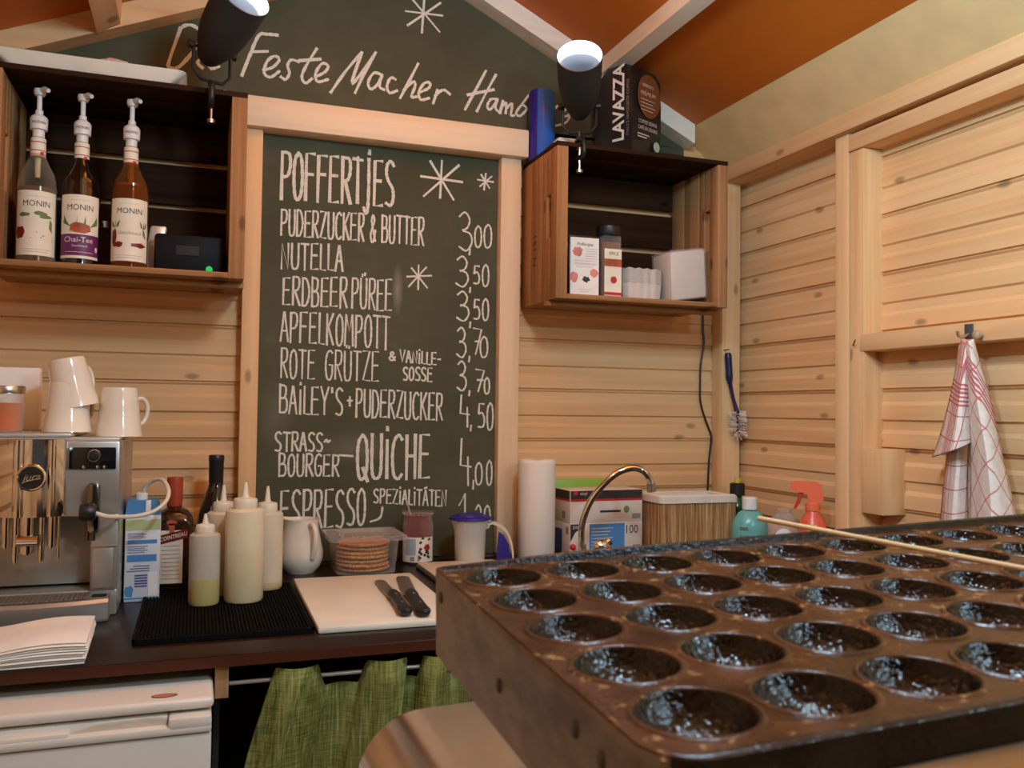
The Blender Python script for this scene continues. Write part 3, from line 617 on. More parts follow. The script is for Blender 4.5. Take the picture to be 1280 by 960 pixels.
for k in range(4): b.rect(.025, .085-.01*(k % 2), .146-.009*k, .1475-.009*k, fg)
b.text('COFFEE BEANS', .0135, fg, .054, .088, sx=.85); b.text('CAFÉ EN GRAINS', .0135, fg, .054, .072, sx=.78); b.rect(.012, .06, .054, .057, fg); b.rect(.012, .05, .047, .05, fg)
b.build('print', plain('pale print', rgb(206, 190, 170), .6), t)
b = B(); b.ell(.092, .034, .013, .013, fg, 20); b.build('seal', plain('pale green seal', rgb(176, 186, 150), .6), t)
su = Vector((c1.x, c1.y)).normalized(); fs2 = planar((ns.x*.0075, ns.y*.0075, 0), (su.x, su.y, 0), (0, 0, 1)); fs3 = lambda x, y: fs2(.036+y, .135+x)
b = B(); b.text('LAVAZZA', .05, fs3, 0, 0, sx=.9, bold=.0012); b.build('lettering', plain('white print', rgb(235, 228, 215), .5), t)
fs4 = lambda x, y: fs2(.008+y, .12+x); b = B(); b.text("ITALY'S FAVOURITE COFFEE", .0115, fs4); b.build('lettering', plain('grey print small', rgb(150, 140, 125), .5), t)
# in the corner crate
zc = RC[4]+.0135
t = thing('recipe_card_stand', 'white leaflet in a black edged stand in the corner crate', 'leaflet', (.962, 2.118, zc), (0, 0, -.05))
b = B(); b.box(-.044, .044, 0, .012, 0, .162, .002); b.build('holder', 'black', t)
fn = planar((0, -.0006, 0), (1, 0, 0), (0, 0, 1)); b = B(); b.rect(-.0405, .0405, .002, .156, fn); b.build('leaflet', 'paper', t)
fn = planar((0, -.0012, 0), (1, 0, 0), (0, 0, 1)); b = B(); b.ell(-.02, .118, .014, .013, fn, 14, .15); b.ell(-.03, .05, .012, .014, fn, 14, .15); b.ell(.027, .063, .012, .011, fn, 14, .15); b.cur = 1; b.text('Poffertjes', .012, fn, 0, .138, shear=.3); b.ell(.004, .045, .01, .008, fn, 14, .3); b.cur = 2
for k in range(7): b.rect(.002 if k < 5 else -.03, .036, .126-.0065*k, .1268-.0065*k, fn)
for k in range(4): b.rect(-.03+.006*k, .03-.006*k, .084-.006*k if k < 2 else .03-.006*k, (.0847 if k < 2 else .0307)-.006*k, fn)
b.build('print', ['pink', 'text', 'greytext'], t)
t = thing('spice_jar', 'square clear spice jar with black lid and ground spice in the corner crate', 'jar', (1.040, 2.135, zc), (0, 0, .02))
b = B(); b.box(-.027, .027, -.027, .027, 0, .168, .007); b.build('jar', 'clear', t)
b = B(); b.box(-.0245, .0245, -.0245, .0245, .002, .150, .005); b.build('spice', plain('ground spice', rgb(120, 76, 40), .9), t)
b = B(); b.lathe([(0, .168), (.031, .168), (.033, .172), (.033, .192), (.029, .197), (0, .197)], n=28); b.build('lid', 'black', t)
fn = planar((0, -.0276, 0), (1, 0, 0), (0, 0, 1)); b = B(); b.rect(-.0255, .0255, .004, .13, fn); f2 = planar((0, -.0282, 0), (1, 0, 0), (0, 0, 1)); b.cur = 1; b.text('SPICE', .012, f2, .002, .117); b.cur = 2; b.rect(-.0255, .0255, .083, .103, f2); b.cur = 3; b.ell(.002, .047, .0095, .0095, f2, 20); b.rect(-.0255, .0255, .006, .014, f2); b.build('label', ['label', 'text', 'spice', 'red'], t)
# nested fluted paper trays
def fluted_tray(k):
    b = B(); n = 64; rows = []
    for s, z in ((.90, 0), (.93, .004), (.99, .047), (1.03, .048)):
        r = []
        for i in range(n+1):
            a = 2*PI*i/n; ca, sa = math.cos(a), math.sin(a); e = 1/(abs(ca)**5+abs(sa)**5)**.2
            fl = 1+.03*math.sin(i*PI/2)
            r.append((.060*e*ca*s*fl, .044*e*sa*s*fl, z+(.0015*math.sin(i*PI/2) if z else 0)))
        rows.append(r)
    b.sheet(rows); b.add([p for p in rows[0][:-1]], [tuple(range(n))]); return b
M['foilpaper'] = plain('white greaseproof', rgb(214, 200, 186), .55)
tr0 = None
for k in range(9):
    o = fluted_tray(k).build('paper_tray', 'foilpaper') if tr0 is None else tr0.copy()
    if tr0 is None: tr0 = o
    else: COL.objects.link(o)
    o.location = (1.142, 2.165, zc+.0048*k); o.rotation_euler = (0, 0, .05)
    tag(o, 'white fluted paper tray in the nested stack of trays in the corner crate', 'paper tray', 'fluted paper trays')
# wrapped packet of napkins
t = thing('wrapped_packet', 'tilted packet of white paper sleeves wrapped in clear film in the corner crate', 'packet', (1.276, 2.15, zc+.004), (0, -.05, .04))
b = B(); b.box(-.054, .060, -.035, .06, .006, .142, .008)
for k, p in enumerate(b.v): b.v[k] = p+Vector((0, 0, .006*math.sin(p.x*40)))
b.build('sleeves', 'foilpaper', t)
b = B(); b.box(-.057, .063, -.038, .063, .004, .146, .008)
b.v = [p+Vector((random.uniform(-.002, .002), random.uniform(-.002, .002), .006*math.sin(p.x*40))) for p in b.v]; b.build('film', glassy('clear film', (.97, .96, .94), .06, .12), t)
# cable down the wall
pts = [YY(x, y, 2.343) for x, y in ((879, 386), (879, 410), (880, 430), (876, 455), (875, 485), (876, 505), (883, 528), (889, 545), (888, 560), (886, 580), (885, 604), (884, 622))]
b = B(); b.tube(smooth_path(pts, 4), .0032, 8); tag(b.build('power_cable', 'black'), 'thin black cable hanging down the wall under the corner crate', 'cable')
# ------------------------------------------------------------------ on and in the crate with the syrups
t = thing('serving_platter', 'long white platter on top of the crate above the syrup bottles', 'platter', (-.225, 2.15, 1.9805), (0, 0, 0))
b = B(); b.sheet([[(x, y, z) for x, y in rrect(-w, w*.96, -.10*s, .10*s, .02)+[rrect(-w, w*.96, -.10*s, .10*s, .02)[0]]] for w, s, z in ((.15, .85, 0), (.17, .9, .002), (.196, 1.0, .027), (.198, 1.01, .03), (.194, .98, .03), (.168, .88, .008))])
pb = rrect(-.168, .168*.96, -.088, .088, .02); b.add([(x, y, .008) for x, y in pb], [tuple(range(len(pb)))]); pb = rrect(-.15, .15*.96, -.085, .085, .02); b.add([(x, y, 0) for x, y in pb], [tuple(range(len(pb)))])
b.build('dish', 'ceramic', t)
def crumple(r, seed, sc):
    rnd = random.Random(seed); b = B(); bm = bmesh.new(); bmesh.ops.create_icosphere(bm, subdivisions=3, radius=r)
    for v in bm.verts: v.co = Vector((v.co.x*sc[0], v.co.y*sc[1], v.co.z*sc[2]))*(1+rnd.uniform(-.18, .18))
    mz = min(v.co.z for v in bm.verts)
    for v in bm.verts: v.co.z -= mz
    b.bm(bm); return b
for (x, y, r, sc, lab) in ((-.19, 2.14, .03, (1.3, 1, .9), 'larger crumpled pink paper napkin lying on the white platter'), (-.335, 2.12, .026, (1.5, 1, .62), 'flat crumpled napkin at the far end of the white platter')):
    tag(crumple(r, x, sc).build('crumpled_napkin', plain('pinkish paper', rgb(216, 178, 160), .9), None, (x, y, 1.989)), lab, 'napkin')
b = B(); b.box(-.028, .028, -.02, .02, 0, .009, .003); fn = planar((0, 0, .0096), (1, 0, 0), (0, 1, 0)); b.cur = 1
for k in range(4): b.rect(-.02+.012*k, -.014+.012*k, -.018, .018, fn)
tag(b.build('sugar_packet', ['paper', 'red'], None, (.066, 2.10, 1.9805), (0, 0, .2)), 'red and white striped packet lying beside a lamp clamp', 'packet')
zc = LC[4]+.0135
SY = [('clear', -.333, 2.125), ('dark', -.248, 2.13), ('amber', -.148, 2.125)]
def syrup(kind, x, y, label):
    t = thing('syrup_bottle', label, 'bottle', (x, y, zc), group='syrup bottles'); a = facing((x, y))
    body = [(0, .0), (.034, .0), (.0388, .004), (.0388, .168), (.0365, .176), (.037, .182), (.034, .196), (.024, .216), (.0165, .232), (.0142, .246), (.0142, .276), (0, .277)]
    gm = {'clear': 'clearglass', 'dark': 'darkglass', 'amber': 'amberglass'}[kind]
    b = B(); b.lathe(body, n=36); b.build('glass', gm, t)
    if kind != 'dark':
        b = B(); b.lathe([(0, .004), (.0365, .004), (.0365, .165 if kind == 'clear' else .19), (0, .165 if kind == 'clear' else .19)], n=28); b.build('syrup', plain('clear syrup' if kind == 'clear' else 'amber syrup', rgb(112, 78, 42) if kind == 'clear' else rgb(120, 52, 14), .15), t)
    b = B(); f = cyl(.0391, a, .016); b.rect(-.046, .046, 0, .138, f, 18); f2 = cyl(.0394, a, .016)
    b.cur = 1; b.text('MONIN', .0175, f2, 0, .110, sx=.95); b.cur = 2; b.rect(-.02, .02, .126, .1265, f2, 4)
    if kind == 'clear':
        b.cur = 3; [b.ell(x_, z_, .013, .0045, f2, 10, .2) for x_, z_ in ((-.024, .086), (.018, .084), (.008, .09))]; b.poly([(.028, .08), (.034, .072), (.034, .05), (.026, .06)], f2)
        b.cur = 4; b.ell(-.034, .048, .012, .014, f2, 12, .2); b.cur = 1; b.ribbon([(-.03, .034), (-.01, .036), (.01, .038), (.035, .032)], .0012, f2); b.ribbon([(0, .05), (.015, .042), (.036, .036)], .0012, f2)
    elif kind == 'dark':
        b.cur = 3; [b.poly([(x_, .068), (x_+d_*.6, .082), (x_+d_, .094), (x_+d_*1.1, .076)], f2) for x_, d_ in ((-.02, -.016), (-.008, .002), (.005, .006), (.02, .018))]
        b.cur = 5; b.ell(0, .066, .022, .012, f2, 12, .15); b.cur = 6; b.rect(-.046, .046, .006, .052, f2, 18); b.cur = 0; f3 = cyl(.0397, a, .016); b.text('Chai-Tee', .0165, f3, -.003, .040); b.text('Geschmack', .007, f3, 0, .027); b.rect(-.03, .03, .013, .0138, f3, 6); b.ell(.038, .022, .004, .006, f3)
    else:
        b.cur = 3; [b.poly([(x_, .074), (x_+d_*.4, .084), (x_+d_, .09), (x_+d_*.7, .076)], f2) for x_, d_ in ((-.034, -.009), (-.033, .003), (-.03, .01), (.03, -.008), (.03, .004), (.032, .01))]; b.poly([(.03, .076), (.036, .066), (.04, .05), (.03, .06)], f2)
        b.cur = 4; b.ell(-.034, .052, .007, .02, f2, 10, .2); b.ell(-.024, .036, .012, .006, f2, 10, .2); b.ell(.02, .036, .018, .005, f2, 10, .2); b.cur = 2; b.text('Geschmack', .011, f2, 0, .062, shear=.3)
    b.cur = 2; [b.rect(-.03+.005*k, .03-.005*k, .012-.005*k, .0128-.005*k, f2, 6) for k in range(2)]
    b.build('label', ['label', 'text', 'greytext', 'leaf', 'darkred', 'spice', 'purple'], t)
    b = B(); b.lathe([(.0146, .234), (.0152, .238), (.0152, .272), (.0146, .275)], n=24); b.cur = 1; f = cyl(.0155, a, .234); b.rect(-.02, .02, .012, .014, f, 8); b.rect(-.02, .02, .03, .032, f, 8); b.rect(.004, .012, .002, .01, f, 3); b.build('neck_label', ['label', 'red'], t)
    b = B(); b.lathe([(0, .276), (.012, .277), (.012, .292), (.0172, .294), (.0178, .318), (.0155, .322), (.008, .328), (.008, .336), (.0052, .338), (.0052, .372), (0, .372)], n=24); pm = b.build('pump', 'white', t)
    b = B(); b.tube([(0, 0, .19), (0, 0, .2765)], [.0055, .0075], 10); b.build('dip_tube', 'white', pm)
    b = B(); f = cyl(.0181, a, .297); b.text('MONIN', .0085, f, 0, .010); b.build('pump_print', 'text', pm)
    fx, fy = math.cos(a+.5), math.sin(a+.5)
    b = B(); b.lathe([(0, .368), (.010, .369), (.0125, .376), (.0115, .383), (0, .385)], n=18); b.tube([(0, 0, .378), (fx*.02, fy*.02, .380), (fx*.034, fy*.034, .374)], [.007, .006, .0045], 10); b.build('pump_head', 'white', pm)
    return t
syrup('clear', -.333, 2.125, 'pale syrup bottle with white pump, cream label with a red fruit and vanilla pods')
syrup('dark', -.248, 2.13, 'dark syrup bottle with white pump and a purple banded label')
syrup('amber', -.148, 2.125, 'amber syrup bottle with white pump, label with a reddish root')
b = B(); b.box(-.02, .016, -.012, .012, 0, .112, .006); b.v = [p+Vector((p.z*.16, 0, 0)) for p in b.v]
tag(b.build('foil_pouch', plain('white foil', rgb(225, 215, 200), .25, .4), None, (-.104, 2.165, zc)), 'shiny white pouch standing behind the amber syrup bottle', 'pouch')
for x, g in ((-.205, 1), (-.29, 1)):
    t = thing('storage_jar', 'clear glass jar standing behind the %s syrup bottles' % ('dark and amber' if x > -.25 else 'pale and dark'), 'jar', (x, 2.22, zc))
    b = B(); b.lathe([(0, 0), (.034, 0), (.038, .006), (.038, .085), (.03, .098), (.03, .105), (0, .105)], n=24); b.build('glass', 'clearglass', t)
    b = B(); b.lathe([(0, .105), (.032, .105), (.032, .12), (0, .121)], n=24); b.build('lid', 'steel', t)
t = thing('black_radio', 'low black box with a green light in the crate above the coffee machine', 'radio', (-.02, 2.2, zc))
b = B(); b.box(-.075, .072, -.09, .09, 0, .088, .008); b.build('case', plain('soft black', (.004, .004, .005), .6, spec=.2), t)
b = B(); b.lathe([(0, .0), (.0075, .0), (.0055, .003), (0, .004)], n=14, T=Matrix.Translation((.042, -.0905, .012)) @ Matrix.Rotation(PI/2, 4, 'X')); b.build('indicator_light', 'greenled', t)
b = B(); b.box(-.03, .02, -.0925, -.0895, .04, .062, .001); b.build('display', 'matteblack', t)
# ================================================================== COFFEE MACHINE  (room coordinates)
ZW = .8702
cm = thing('coffee_machine', 'silver and chrome bean to cup coffee machine on the worktop', 'coffee machine', (-.285, 1.84, ZW))
def cpart(b, name, mat): return child(b.build(name, mat), cm)
xl, xr = -.436, -.134
b = B(); b.box(xl, xr, 1.99, 2.20, ZW, 1.203, .006); b.box(xl, xr, 1.842, 2.0, 1.06, 1.203, .005)
b.box(-.182, xr, 1.842, 2.0, ZW+.05, 1.065, .004); b.box(xl, -.384, 1.842, 2.0, ZW+.05, 1.065, .004); b.box(xl, xr, 1.85, 2.0, ZW, ZW+.05, .004); cpart(b, 'body', 'silver')
b = B(); b.box(-.384, -.182, 1.90, 1.992, ZW+.055, 1.06, .002); cpart(b, 'cup_bay', 'silver')
b = B(); b.box(-.39, -.137, 1.86, 2.18, 1.2025, 1.2085, .002); b.box(-.43, -.222, 1.86, 2.16, 1.2086, 1.2165, .003); cpart(b, 'cup_platform', plain('pale silver', rgb(196, 190, 180), .35, .4))
for x0, x1 in ((-.222, -.141), (xl+.006, -.337)):
    b = B(); b.box(x0, x1, 1.838, 1.8425, 1.150, 1.191, .001); cpart(b, 'control_panel', plain('gloss black panel', (.008, .008, .009), .12))
def dial(c, r, h, n=24): return Matrix.Translation(c) @ Matrix.Rotation(PI/2, 4, 'X')
b = B(); T = dial((-.179, 1.838, 1.175), 0, 0); b.lathe([(.0125, 0), (.0125, .006), (.0105, .009), (.0088, .009), (.0088, .006)], n=28, T=T); kn = cpart(b, 'selector_dial', 'chrome')
b = B(); b.lathe([(.0088, .0), (.0088, .008), (.006, .011), (0, .0112)], n=24, T=T); b.build('dial_cap', 'black', kn)
for x in (-.196, -.172, -.160):
    b = B(); b.lathe([(.0032, 0), (.0032, .002), (0, .0025)], n=12, T=dial((x, 1.838, 1.154), 0, 0)); cpart(b, 'button', 'chrome')
# chrome front column, a curved wide cylinder face with pilasters
b = B(); prof = []
xc0, xc1 = -.334, -.224; nseg = 20
def colx(k): return xc0+(xc1-xc0)*k/nseg
rows = []
for z in (1.065, 1.207):
    rows.append([(xc0, 1.845, z)]+[(colx(k), 1.822-.020*math.sin(PI*k/nseg)**.7, z) for k in range(nseg+1)]+[(xc1, 1.845, z)])
b.sheet(rows); b.add(rows[0], [tuple(range(len(rows[0])))]); b.add(rows[1], [tuple(range(len(rows[1])))])
b.tube([(-.300, 1.803, 1.066), (-.300, 1.803, 1.206)], .009, 14); b.tube([(-.246, 1.808, 1.066), (-.246, 1.808, 1.206)], .007, 12)
cpart(b, 'spout_housing', 'chrome')
for x, r, z in ((-.320, .007, 1.012), (-.3035, .0055, .984), (-.285, .0125, 1.0), (-.2615, .0055, .985), (-.245, .0075, 1.01), (-.233, .003, .99)):
    b = B(); b.tube([(x, 1.818, 1.066), (x, 1.818, z)], r, 14); b.tube([(x, 1.818, z-.003), (x, 1.818, z+.001)], r*.7, 12); cpart(b, 'spout', 'chrome')
b = B(); b.tube([(-.30, 1.812, 1.022), (-.266, 1.812, 1.022)], .011, 14); cpart(b, 'spout_bridge', 'chrome')
b = B(); T = dial((-.277, 1.800, 1.138), 0, 0); b.lathe([(0, 0), (.023, 0), (.0245, .002), (.0245, .006), (.0225, .0075), (.0205, .0072)], n=36, T=T); cpart(b, 'badge_ring', 'chrome')
b = B(); b.lathe([(.0206, .005), (.0206, .0068), (0, .0072)], n=36, T=T); bd = cpart(b, 'badge', 'black')
b = B(); fn = planar((-.277, 1.7924, 1.139), (1, 0, .12), (0, 0, 1)); b.text('jura', .018, fn, 0, 0, shear=.35); b.ribbon([(-.012, -.007), (.002, -.005), (.016, -.004)], .0012, fn); b.build('badge_lettering', 'chrome', bd)
b = B(); b.box(-.188, -.166, 1.815, 1.842, 1.03, 1.125, .006); b.tube([(-.185, 1.818, 1.035), (-.185, 1.818, 1.018)], .004, 10); b.tube([(-.175, 1.818, 1.035), (-.175, 1.818, 1.018)], .004, 10); cpart(b, 'milk_frother', plain('smoked chrome', (.2, .17, .14), .12, 1.0))
b = B(); b.lathe([(0, 0), (.014, .0), (.0165, .006), (.0165, .02), (.012, .027), (0, .028)], n=24, T=Matrix.Translation((-.184, 1.79, 1.074)) @ Matrix.Rotation(PI/2, 4, 'Y') @ Matrix.Translation((0, 0, -.012))); cpart(b, 'milk_valve', 'black')
b = B(); b.box(-.178, -.142, 1.8385, 1.8425, .925, 1.0, .001); b.box(-.182, xr-.002, 1.839, 1.8425, 1.003, 1.0045, 0); cpart(b, 'water_door', plain('silver door', rgb(170, 164, 154), .35, .5))
# drip tray with a bowed front
def bow(x): u = (x-(-.285))/.15; return 1.800-.028*max(0, 1-u*u)
xs = [-.436+.30*k/24 for k in range(25)]; xs[-1] = -.145
b = B(); b.sheet([[(x, bow(x)+.003, ZW+.001) for x in xs], [(x, bow(x), ZW+.006) for x in xs], [(x, bow(x), ZW+.036) for x in xs], [(x, bow(x)+.005, ZW+.042) for x in xs], [(x, 1.86, ZW+.044) for x in xs]])
b.add([(-.145, bow(-.145)+.003, ZW+.001), (-.145, bow(-.145), ZW+.036), (-.145, 1.86, ZW+.044), (-.145, 1.86, ZW+.001)], [(0, 1, 2, 3)]); b.box(xl+.002, -.145, 1.85, 1.9, ZW, ZW+.043); dt_ = cpart(b, 'drip_tray', 'silver')
b = B()
for k in range(26):
    x = -.382+.0078*k; b.box(x, x+.0066, bow(x)+.014, 1.895, ZW+.0435, ZW+.0465)
b.build('drip_grid', plain('grid steel', rgb(142, 134, 122), .4, .5), dt_)
for k in range(2):
    b = B(); b.box(-.175, -.15, 1.815+.012*k, 1.819+.012*k, ZW+.0425, ZW+.0455); b.build('vent_slot', 'black', dt_)
# milk hose
pts = [(-.172, 1.795, 1.072), (-.150, 1.80, 1.064), (-.125, 1.84, 1.058), (-.10, 1.87, 1.056), (-.072, 1.885, 1.063), (-.052, 1.90, 1.08), (-.048, 1.92, 1.10), (-.06, 1.95, 1.118), (-.078, 1.97, 1.117), (-.093, 1.983, 1.105), (-.098, 1.988, 1.092)]
b = B(); b.tube(smooth_path(pts, 5), .0042, 10); tag(b.build('milk_hose', plain('milky hose', rgb(225, 215, 195), .35)), 'translucent white hose curling from coffee machine into the milk carton', 'hose')
# things on the coffee machine
def cup(name, label, loc, rot=(0, 0, 0), ha=0, group='upturned white cups'):
    t = thing(name, label, 'cup', loc, rot, group)
    prof = [(.0, .094), (.022, .094), (.029, .099), (.0325, .098), (.034, .094), (.037, .06), (.0405, .03), (.0445, .002), (.0452, 0), (.0435, 0), (.042, .004), (.036, .05), (.031, .088), (0, .090)]
    b = B(); b.lathe(prof, n=36); b.build('bowl', 'ceramic', t)
    dx, dy = math.cos(ha), math.sin(ha); pts = [(.0365, .075), (.052, .076), (.062, .062), (.061, .04), (.052, .026), (.0405, .022)]
    b = B(); b.tube([(dx*r, dy*r, z) for r, z in [(q.x, q.y) for q in smooth_path(pts, 4)]], .0048, 10); b.build('handle', 'ceramic', t); return t
cup('coffee_cup', 'white cup turned over on the coffee machine carrying a tilted cup', (-.240, 1.95, 1.2175), ha=.9)
cup('coffee_cup', 'white cup turned over alone at the edge of the coffee machine', (-.146, 1.955, 1.209), (0, 0, 0), ha=.62)
cup('coffee_cup', 'tilted white cup stacked on top of another upturned cup', (-.226, 1.957, 1.268), (.05, -.20, 0), ha=1.0)
b = B(); b.box(-.43, -.309, 2.07, 2.105, 1.2168, 1.348, .003); tag(b.build('white_carton', 'paper'), 'plain white box standing at the back of the coffee machine', 'box')
t = thing('glass_jar', 'small glass jar of orange red spice with a metal lid on the coffee machine', 'jar', (-.352, 1.96, 1.2168))
b = B(); b.lathe([(0, .0), (.030, 0), (.0325, .003), (.0325, .066), (.029, .071), (.029, .074), (0, .074)], n=28); b.build('glass', 'clear', t)
b = B(); b.lathe([(0, .003), (.0305, .003), (.0305, .056), (0, .057)], n=24); b.build('contents', plain('orange powder', rgb(200, 104, 40), .9, var=.15), t)
b = B(); b.lathe([(0, .0745), (.034, .0745), (.035, .077), (.035, .088), (.0335, .090), (0, .090)], n=32); b.build('lid', 'steel', t)
# ================================================================== LEFT WORKTOP
def napkins():
    b = B(); rnd = random.Random(3)
    for k in range(9):
        z0, z1 = .0032*k, .0032*k+.0028; dx, dy = rnd.uniform(-.003, .003), rnd.uniform(-.003, .003)
        nx = 16; f = lambda x, y, z: (x+dx, y+dy, z+.0045*(k/8)*math.sin(x*26+1)+.004*(k/8)*max(0, (x+.05)/.1))
        xs = [-.17+.25*i/nx for i in range(nx+1)]
        b.sheet([[f(x, -.09, z0) for x in xs], [f(x, -.092, (z0+z1)/2) for x in xs], [f(x, -.09, z1) for x in xs], [f(x, 0, z1) for x in xs], [f(x, .09, z1) for x in xs], [f(x, .09, z0) for x in xs], [f(x, -.09, z0) for x in xs]])
        b.add([f(.08, -.09, z0), f(.08, .09, z0), f(.08, .09, z1), f(.08, -.09, z1)], [(0, 1, 2, 3)])
    return b
o = napkins().build('napkin_stack', 'paper', None, (-.235, 1.602, ZW), (0, 0, .03)); tag(o, 'stack of folded white paper napkins in front of the coffee machine', 'napkins')
# milk carton
t = thing('milk_carton', 'blue and white milk carton with the hose going into its cap', 'carton', (-.098, 1.992, ZW), (0, 0, .06))
b = B(); b.box(-.034, .034, -.034, .034, 0, .178, .003); b.cur = 1
b.prism([(-.034, .176), (.034, .176), (.034, .182), (.030, .206), (-.030, .206), (-.034, .182)], -.034, .034); b.build('carton', [plain('carton white', rgb(222, 226, 228), .45), 'blue'], t)
b = B(); b.lathe([(0, .206), (.012, .206), (.012, .218), (.010, .220), (0, .220)], (-.004, .0, 0), 18); b.build('cap', 'white', t)
b = B(); b.box(.004, .014, -.0355, -.033, .165, .207, .001); b.build('flap', 'paper', t)
fn = planar((0, -.0346, 0), (1, 0, 0), (0, 0, 1)); b = B(); b.cur = 2; b.rect(-.033, .033, .146, .168, fn); b.cur = 0
for z, h in ((.118, .008), (.082, .014),): b.rect(-.029, .027, z, z+h, fn)
b.cur = 1
for k in range(4): b.rect(-.029, .006-.004*(k % 2), .130+.003*k, .1312+.003*k, fn)
for k in range(4): b.rect(-.029, .004+.006*(k % 2), .100+.004*k, .1015+.004*k, fn)
for k in range(3): b.rect(-.029+.006*k, .014, .062+.005*k, .064+.005*k, fn)
for k in range(5): b.rect(-.014, .010, .03+.0055*k, .0335+.0055*k, fn)
b.cur = 0; b.ell(-.024, .022, .0085, .012, fn, 14, .2); b.rect(-.033, .033, .006, .009, fn); b.cur = 3; b.rect(.012, .03, .012, .06, planar((0, -.035, 0), (1, 0, 0), (0, 0, 1))); b.build('print', ['blue', plain('violet blue print', rgb(96, 92, 150), .6), plain('pale green print', rgb(186, 196, 140), .6), 'paper'], t)
# liqueur bottle, square shouldered
t = thing('liqueur_bottle', 'brown square liqueur bottle with an orange red neck behind the milk carton', 'bottle', (-.040, 2.140, ZW), (0, 0, .0))
def sqring(w, z, r): return [(x, y, z) for x, y in rrect(-w, w, -w, w, min(r, w*.98), 4)]
rows = [sqring(w, z, r) for w, z, r in ((.036, 0, .012), (.041, .004, .012), (.041, .135, .012), (.038, .152, .018), (.028, .166, .02), (.0165, .172, .016), (.0155, .19, .0152))]
b = B(); b.sheet([r+[r[0]] for r in rows]); b.add(rows[0], [tuple(range(len(rows[0])))]); b.build('glass', 'brownglass', t)
b = B(); b.lathe([(.0160, .168), (.0168, .19), (.0172, .236), (.0165, .24), (0, .241)], n=24); b.build('neck_foil', plain('orange red foil', rgb(168, 62, 34), .4), t)
fn = planar((0, -.0416, 0), (1, 0, 0), (0, 0, 1)); b = B(); b.rect(-.030, .020, .008, .125, fn); b.cur = 2; f2 = planar((0, -.0422, 0), (1, 0, 0), (0, 0, 1))
for k in range(9): b.rect(-.024, .014, .018+.009*k, .0192+.009*k, f2)
b.cur = 1; b.poly([(-.030, .094), (.030, .108), (.030, .128), (-.030, .114)], f2); f3 = planar((0, -.0428, 0), (1, 0, .23), (0, 0, 1)); b.cur = 0; b.text('COINTREAU', .0125, f3, 0, .111, sx=.8, bold=.0002); b.cur = 3; b.ell(-.004, .142, .011, .006, f2, 16); b.poly([(-.011, .14), (.003, .14), (.001, .118), (-.009, .118)], f2)
b.build('label', ['label', 'darkred', 'greytext', plain('orange seal', rgb(190, 84, 50), .5)], t)
# wine bottle
t = thing('wine_bottle', 'tall black glass wine bottle against the cladding behind the squeeze bottles', 'bottle', (.050, 2.232, ZW))
b = B(); b.lathe([(0, 0), (.038, 0), (.043, .004), (.043, .125), (.041, .142), (.030, .175), (.0195, .205), (.0165, .22), (.0165, .225)], n=32); b.build('glass', 'darkglass', t)
b = B(); b.lathe([(.0168, .212), (.0172, .268), (.0180, .27), (.0180, .282), (.0165, .285), (0, .2855)], n=28); b.build('neck_foil', plain('black foil cap', (.012, .011, .012), .35), t)
# squeeze bottles
def squeeze(label, loc, r, h, hc, hn, kind):
    t = thing('squeeze_bottle', label, 'squeeze bottle', loc, group='squeeze bottles on the bar mat')
    prof = [(0, 0), (r*.92, 0), (r, .005), (r, h*.93), (r*.97, h*.975), (r*.82, h), (0, h)]
    if kind == 'oil':
        z = h*.36; b = B(); b.lathe([(0, 0), (r*.92, 0), (r, .005), (r, z)], n=32); b.cur = 1; b.lathe([(r, z), (r, h*.93), (r*.97, h*.975), (r*.82, h), (0, h)], n=32); b.build('body', [plain('yellow oil in plastic', rgb(188, 176, 118), .3), plain('greyish frosted plastic', rgb(188, 182, 166), .4, sss=.15)], t)
    else:
        b = B(); lv = {'full': .53, 'low': .1}[kind]; z = h*lv; b.lathe([(0, 0), (r*.92, 0), (r, .005), (r, z)], n=32); b.cur = 1; b.lathe([(r, z), (r, h*.93), (r*.97, h*.975), (r*.82, h), (0, h)], n=32)
        b.build('body', ([plain('cream batter', rgb(222, 208, 170), .38, sss=.2), plain('cream plastic', rgb(224, 212, 180), .38, sss=.2)] if kind == 'full' else [plain('beige sauce', rgb(214, 190, 140), .4), plain('white translucent plastic', rgb(214, 202, 176), .4, sss=.2)]), t)
    c = r*.62
    b = B(); b.lathe([(0, h), (c*.95, h), (c, h+.002), (c, h+hc-.003), (c*.92, h+hc), (c*.35, h+hc+.003)], n=28); b.lathe([(c*.36, h+hc+.002), (c*.30, h+hc+.006), (c*.13, h+hc+hn), (0, h+hc+hn)], n=18); b.build('nozzle_cap', plain('white cap plastic', rgb(228, 218, 196), .35), t)
MZ = .8795
squeeze('large cream filled squeeze bottle, foremost of the tall ones on the black mat', (.0995, 1.872, MZ), .0385, .186, .020, .032, 'full')
squeeze('small clear squeeze bottle with yellow oil in its lower third', (.0235, 1.862, MZ), .0295, .140, .016, .022, 'oil')
squeeze('nearly empty whitish squeeze bottle in front of the wine bottle', (.060, 1.955, MZ), .034, .172, .019, .036, 'low')
squeeze('nearly empty whitish squeeze bottle closest to the menu chalkboard', (.152, 1.985, MZ), .034, .165, .019, .036, 'low')
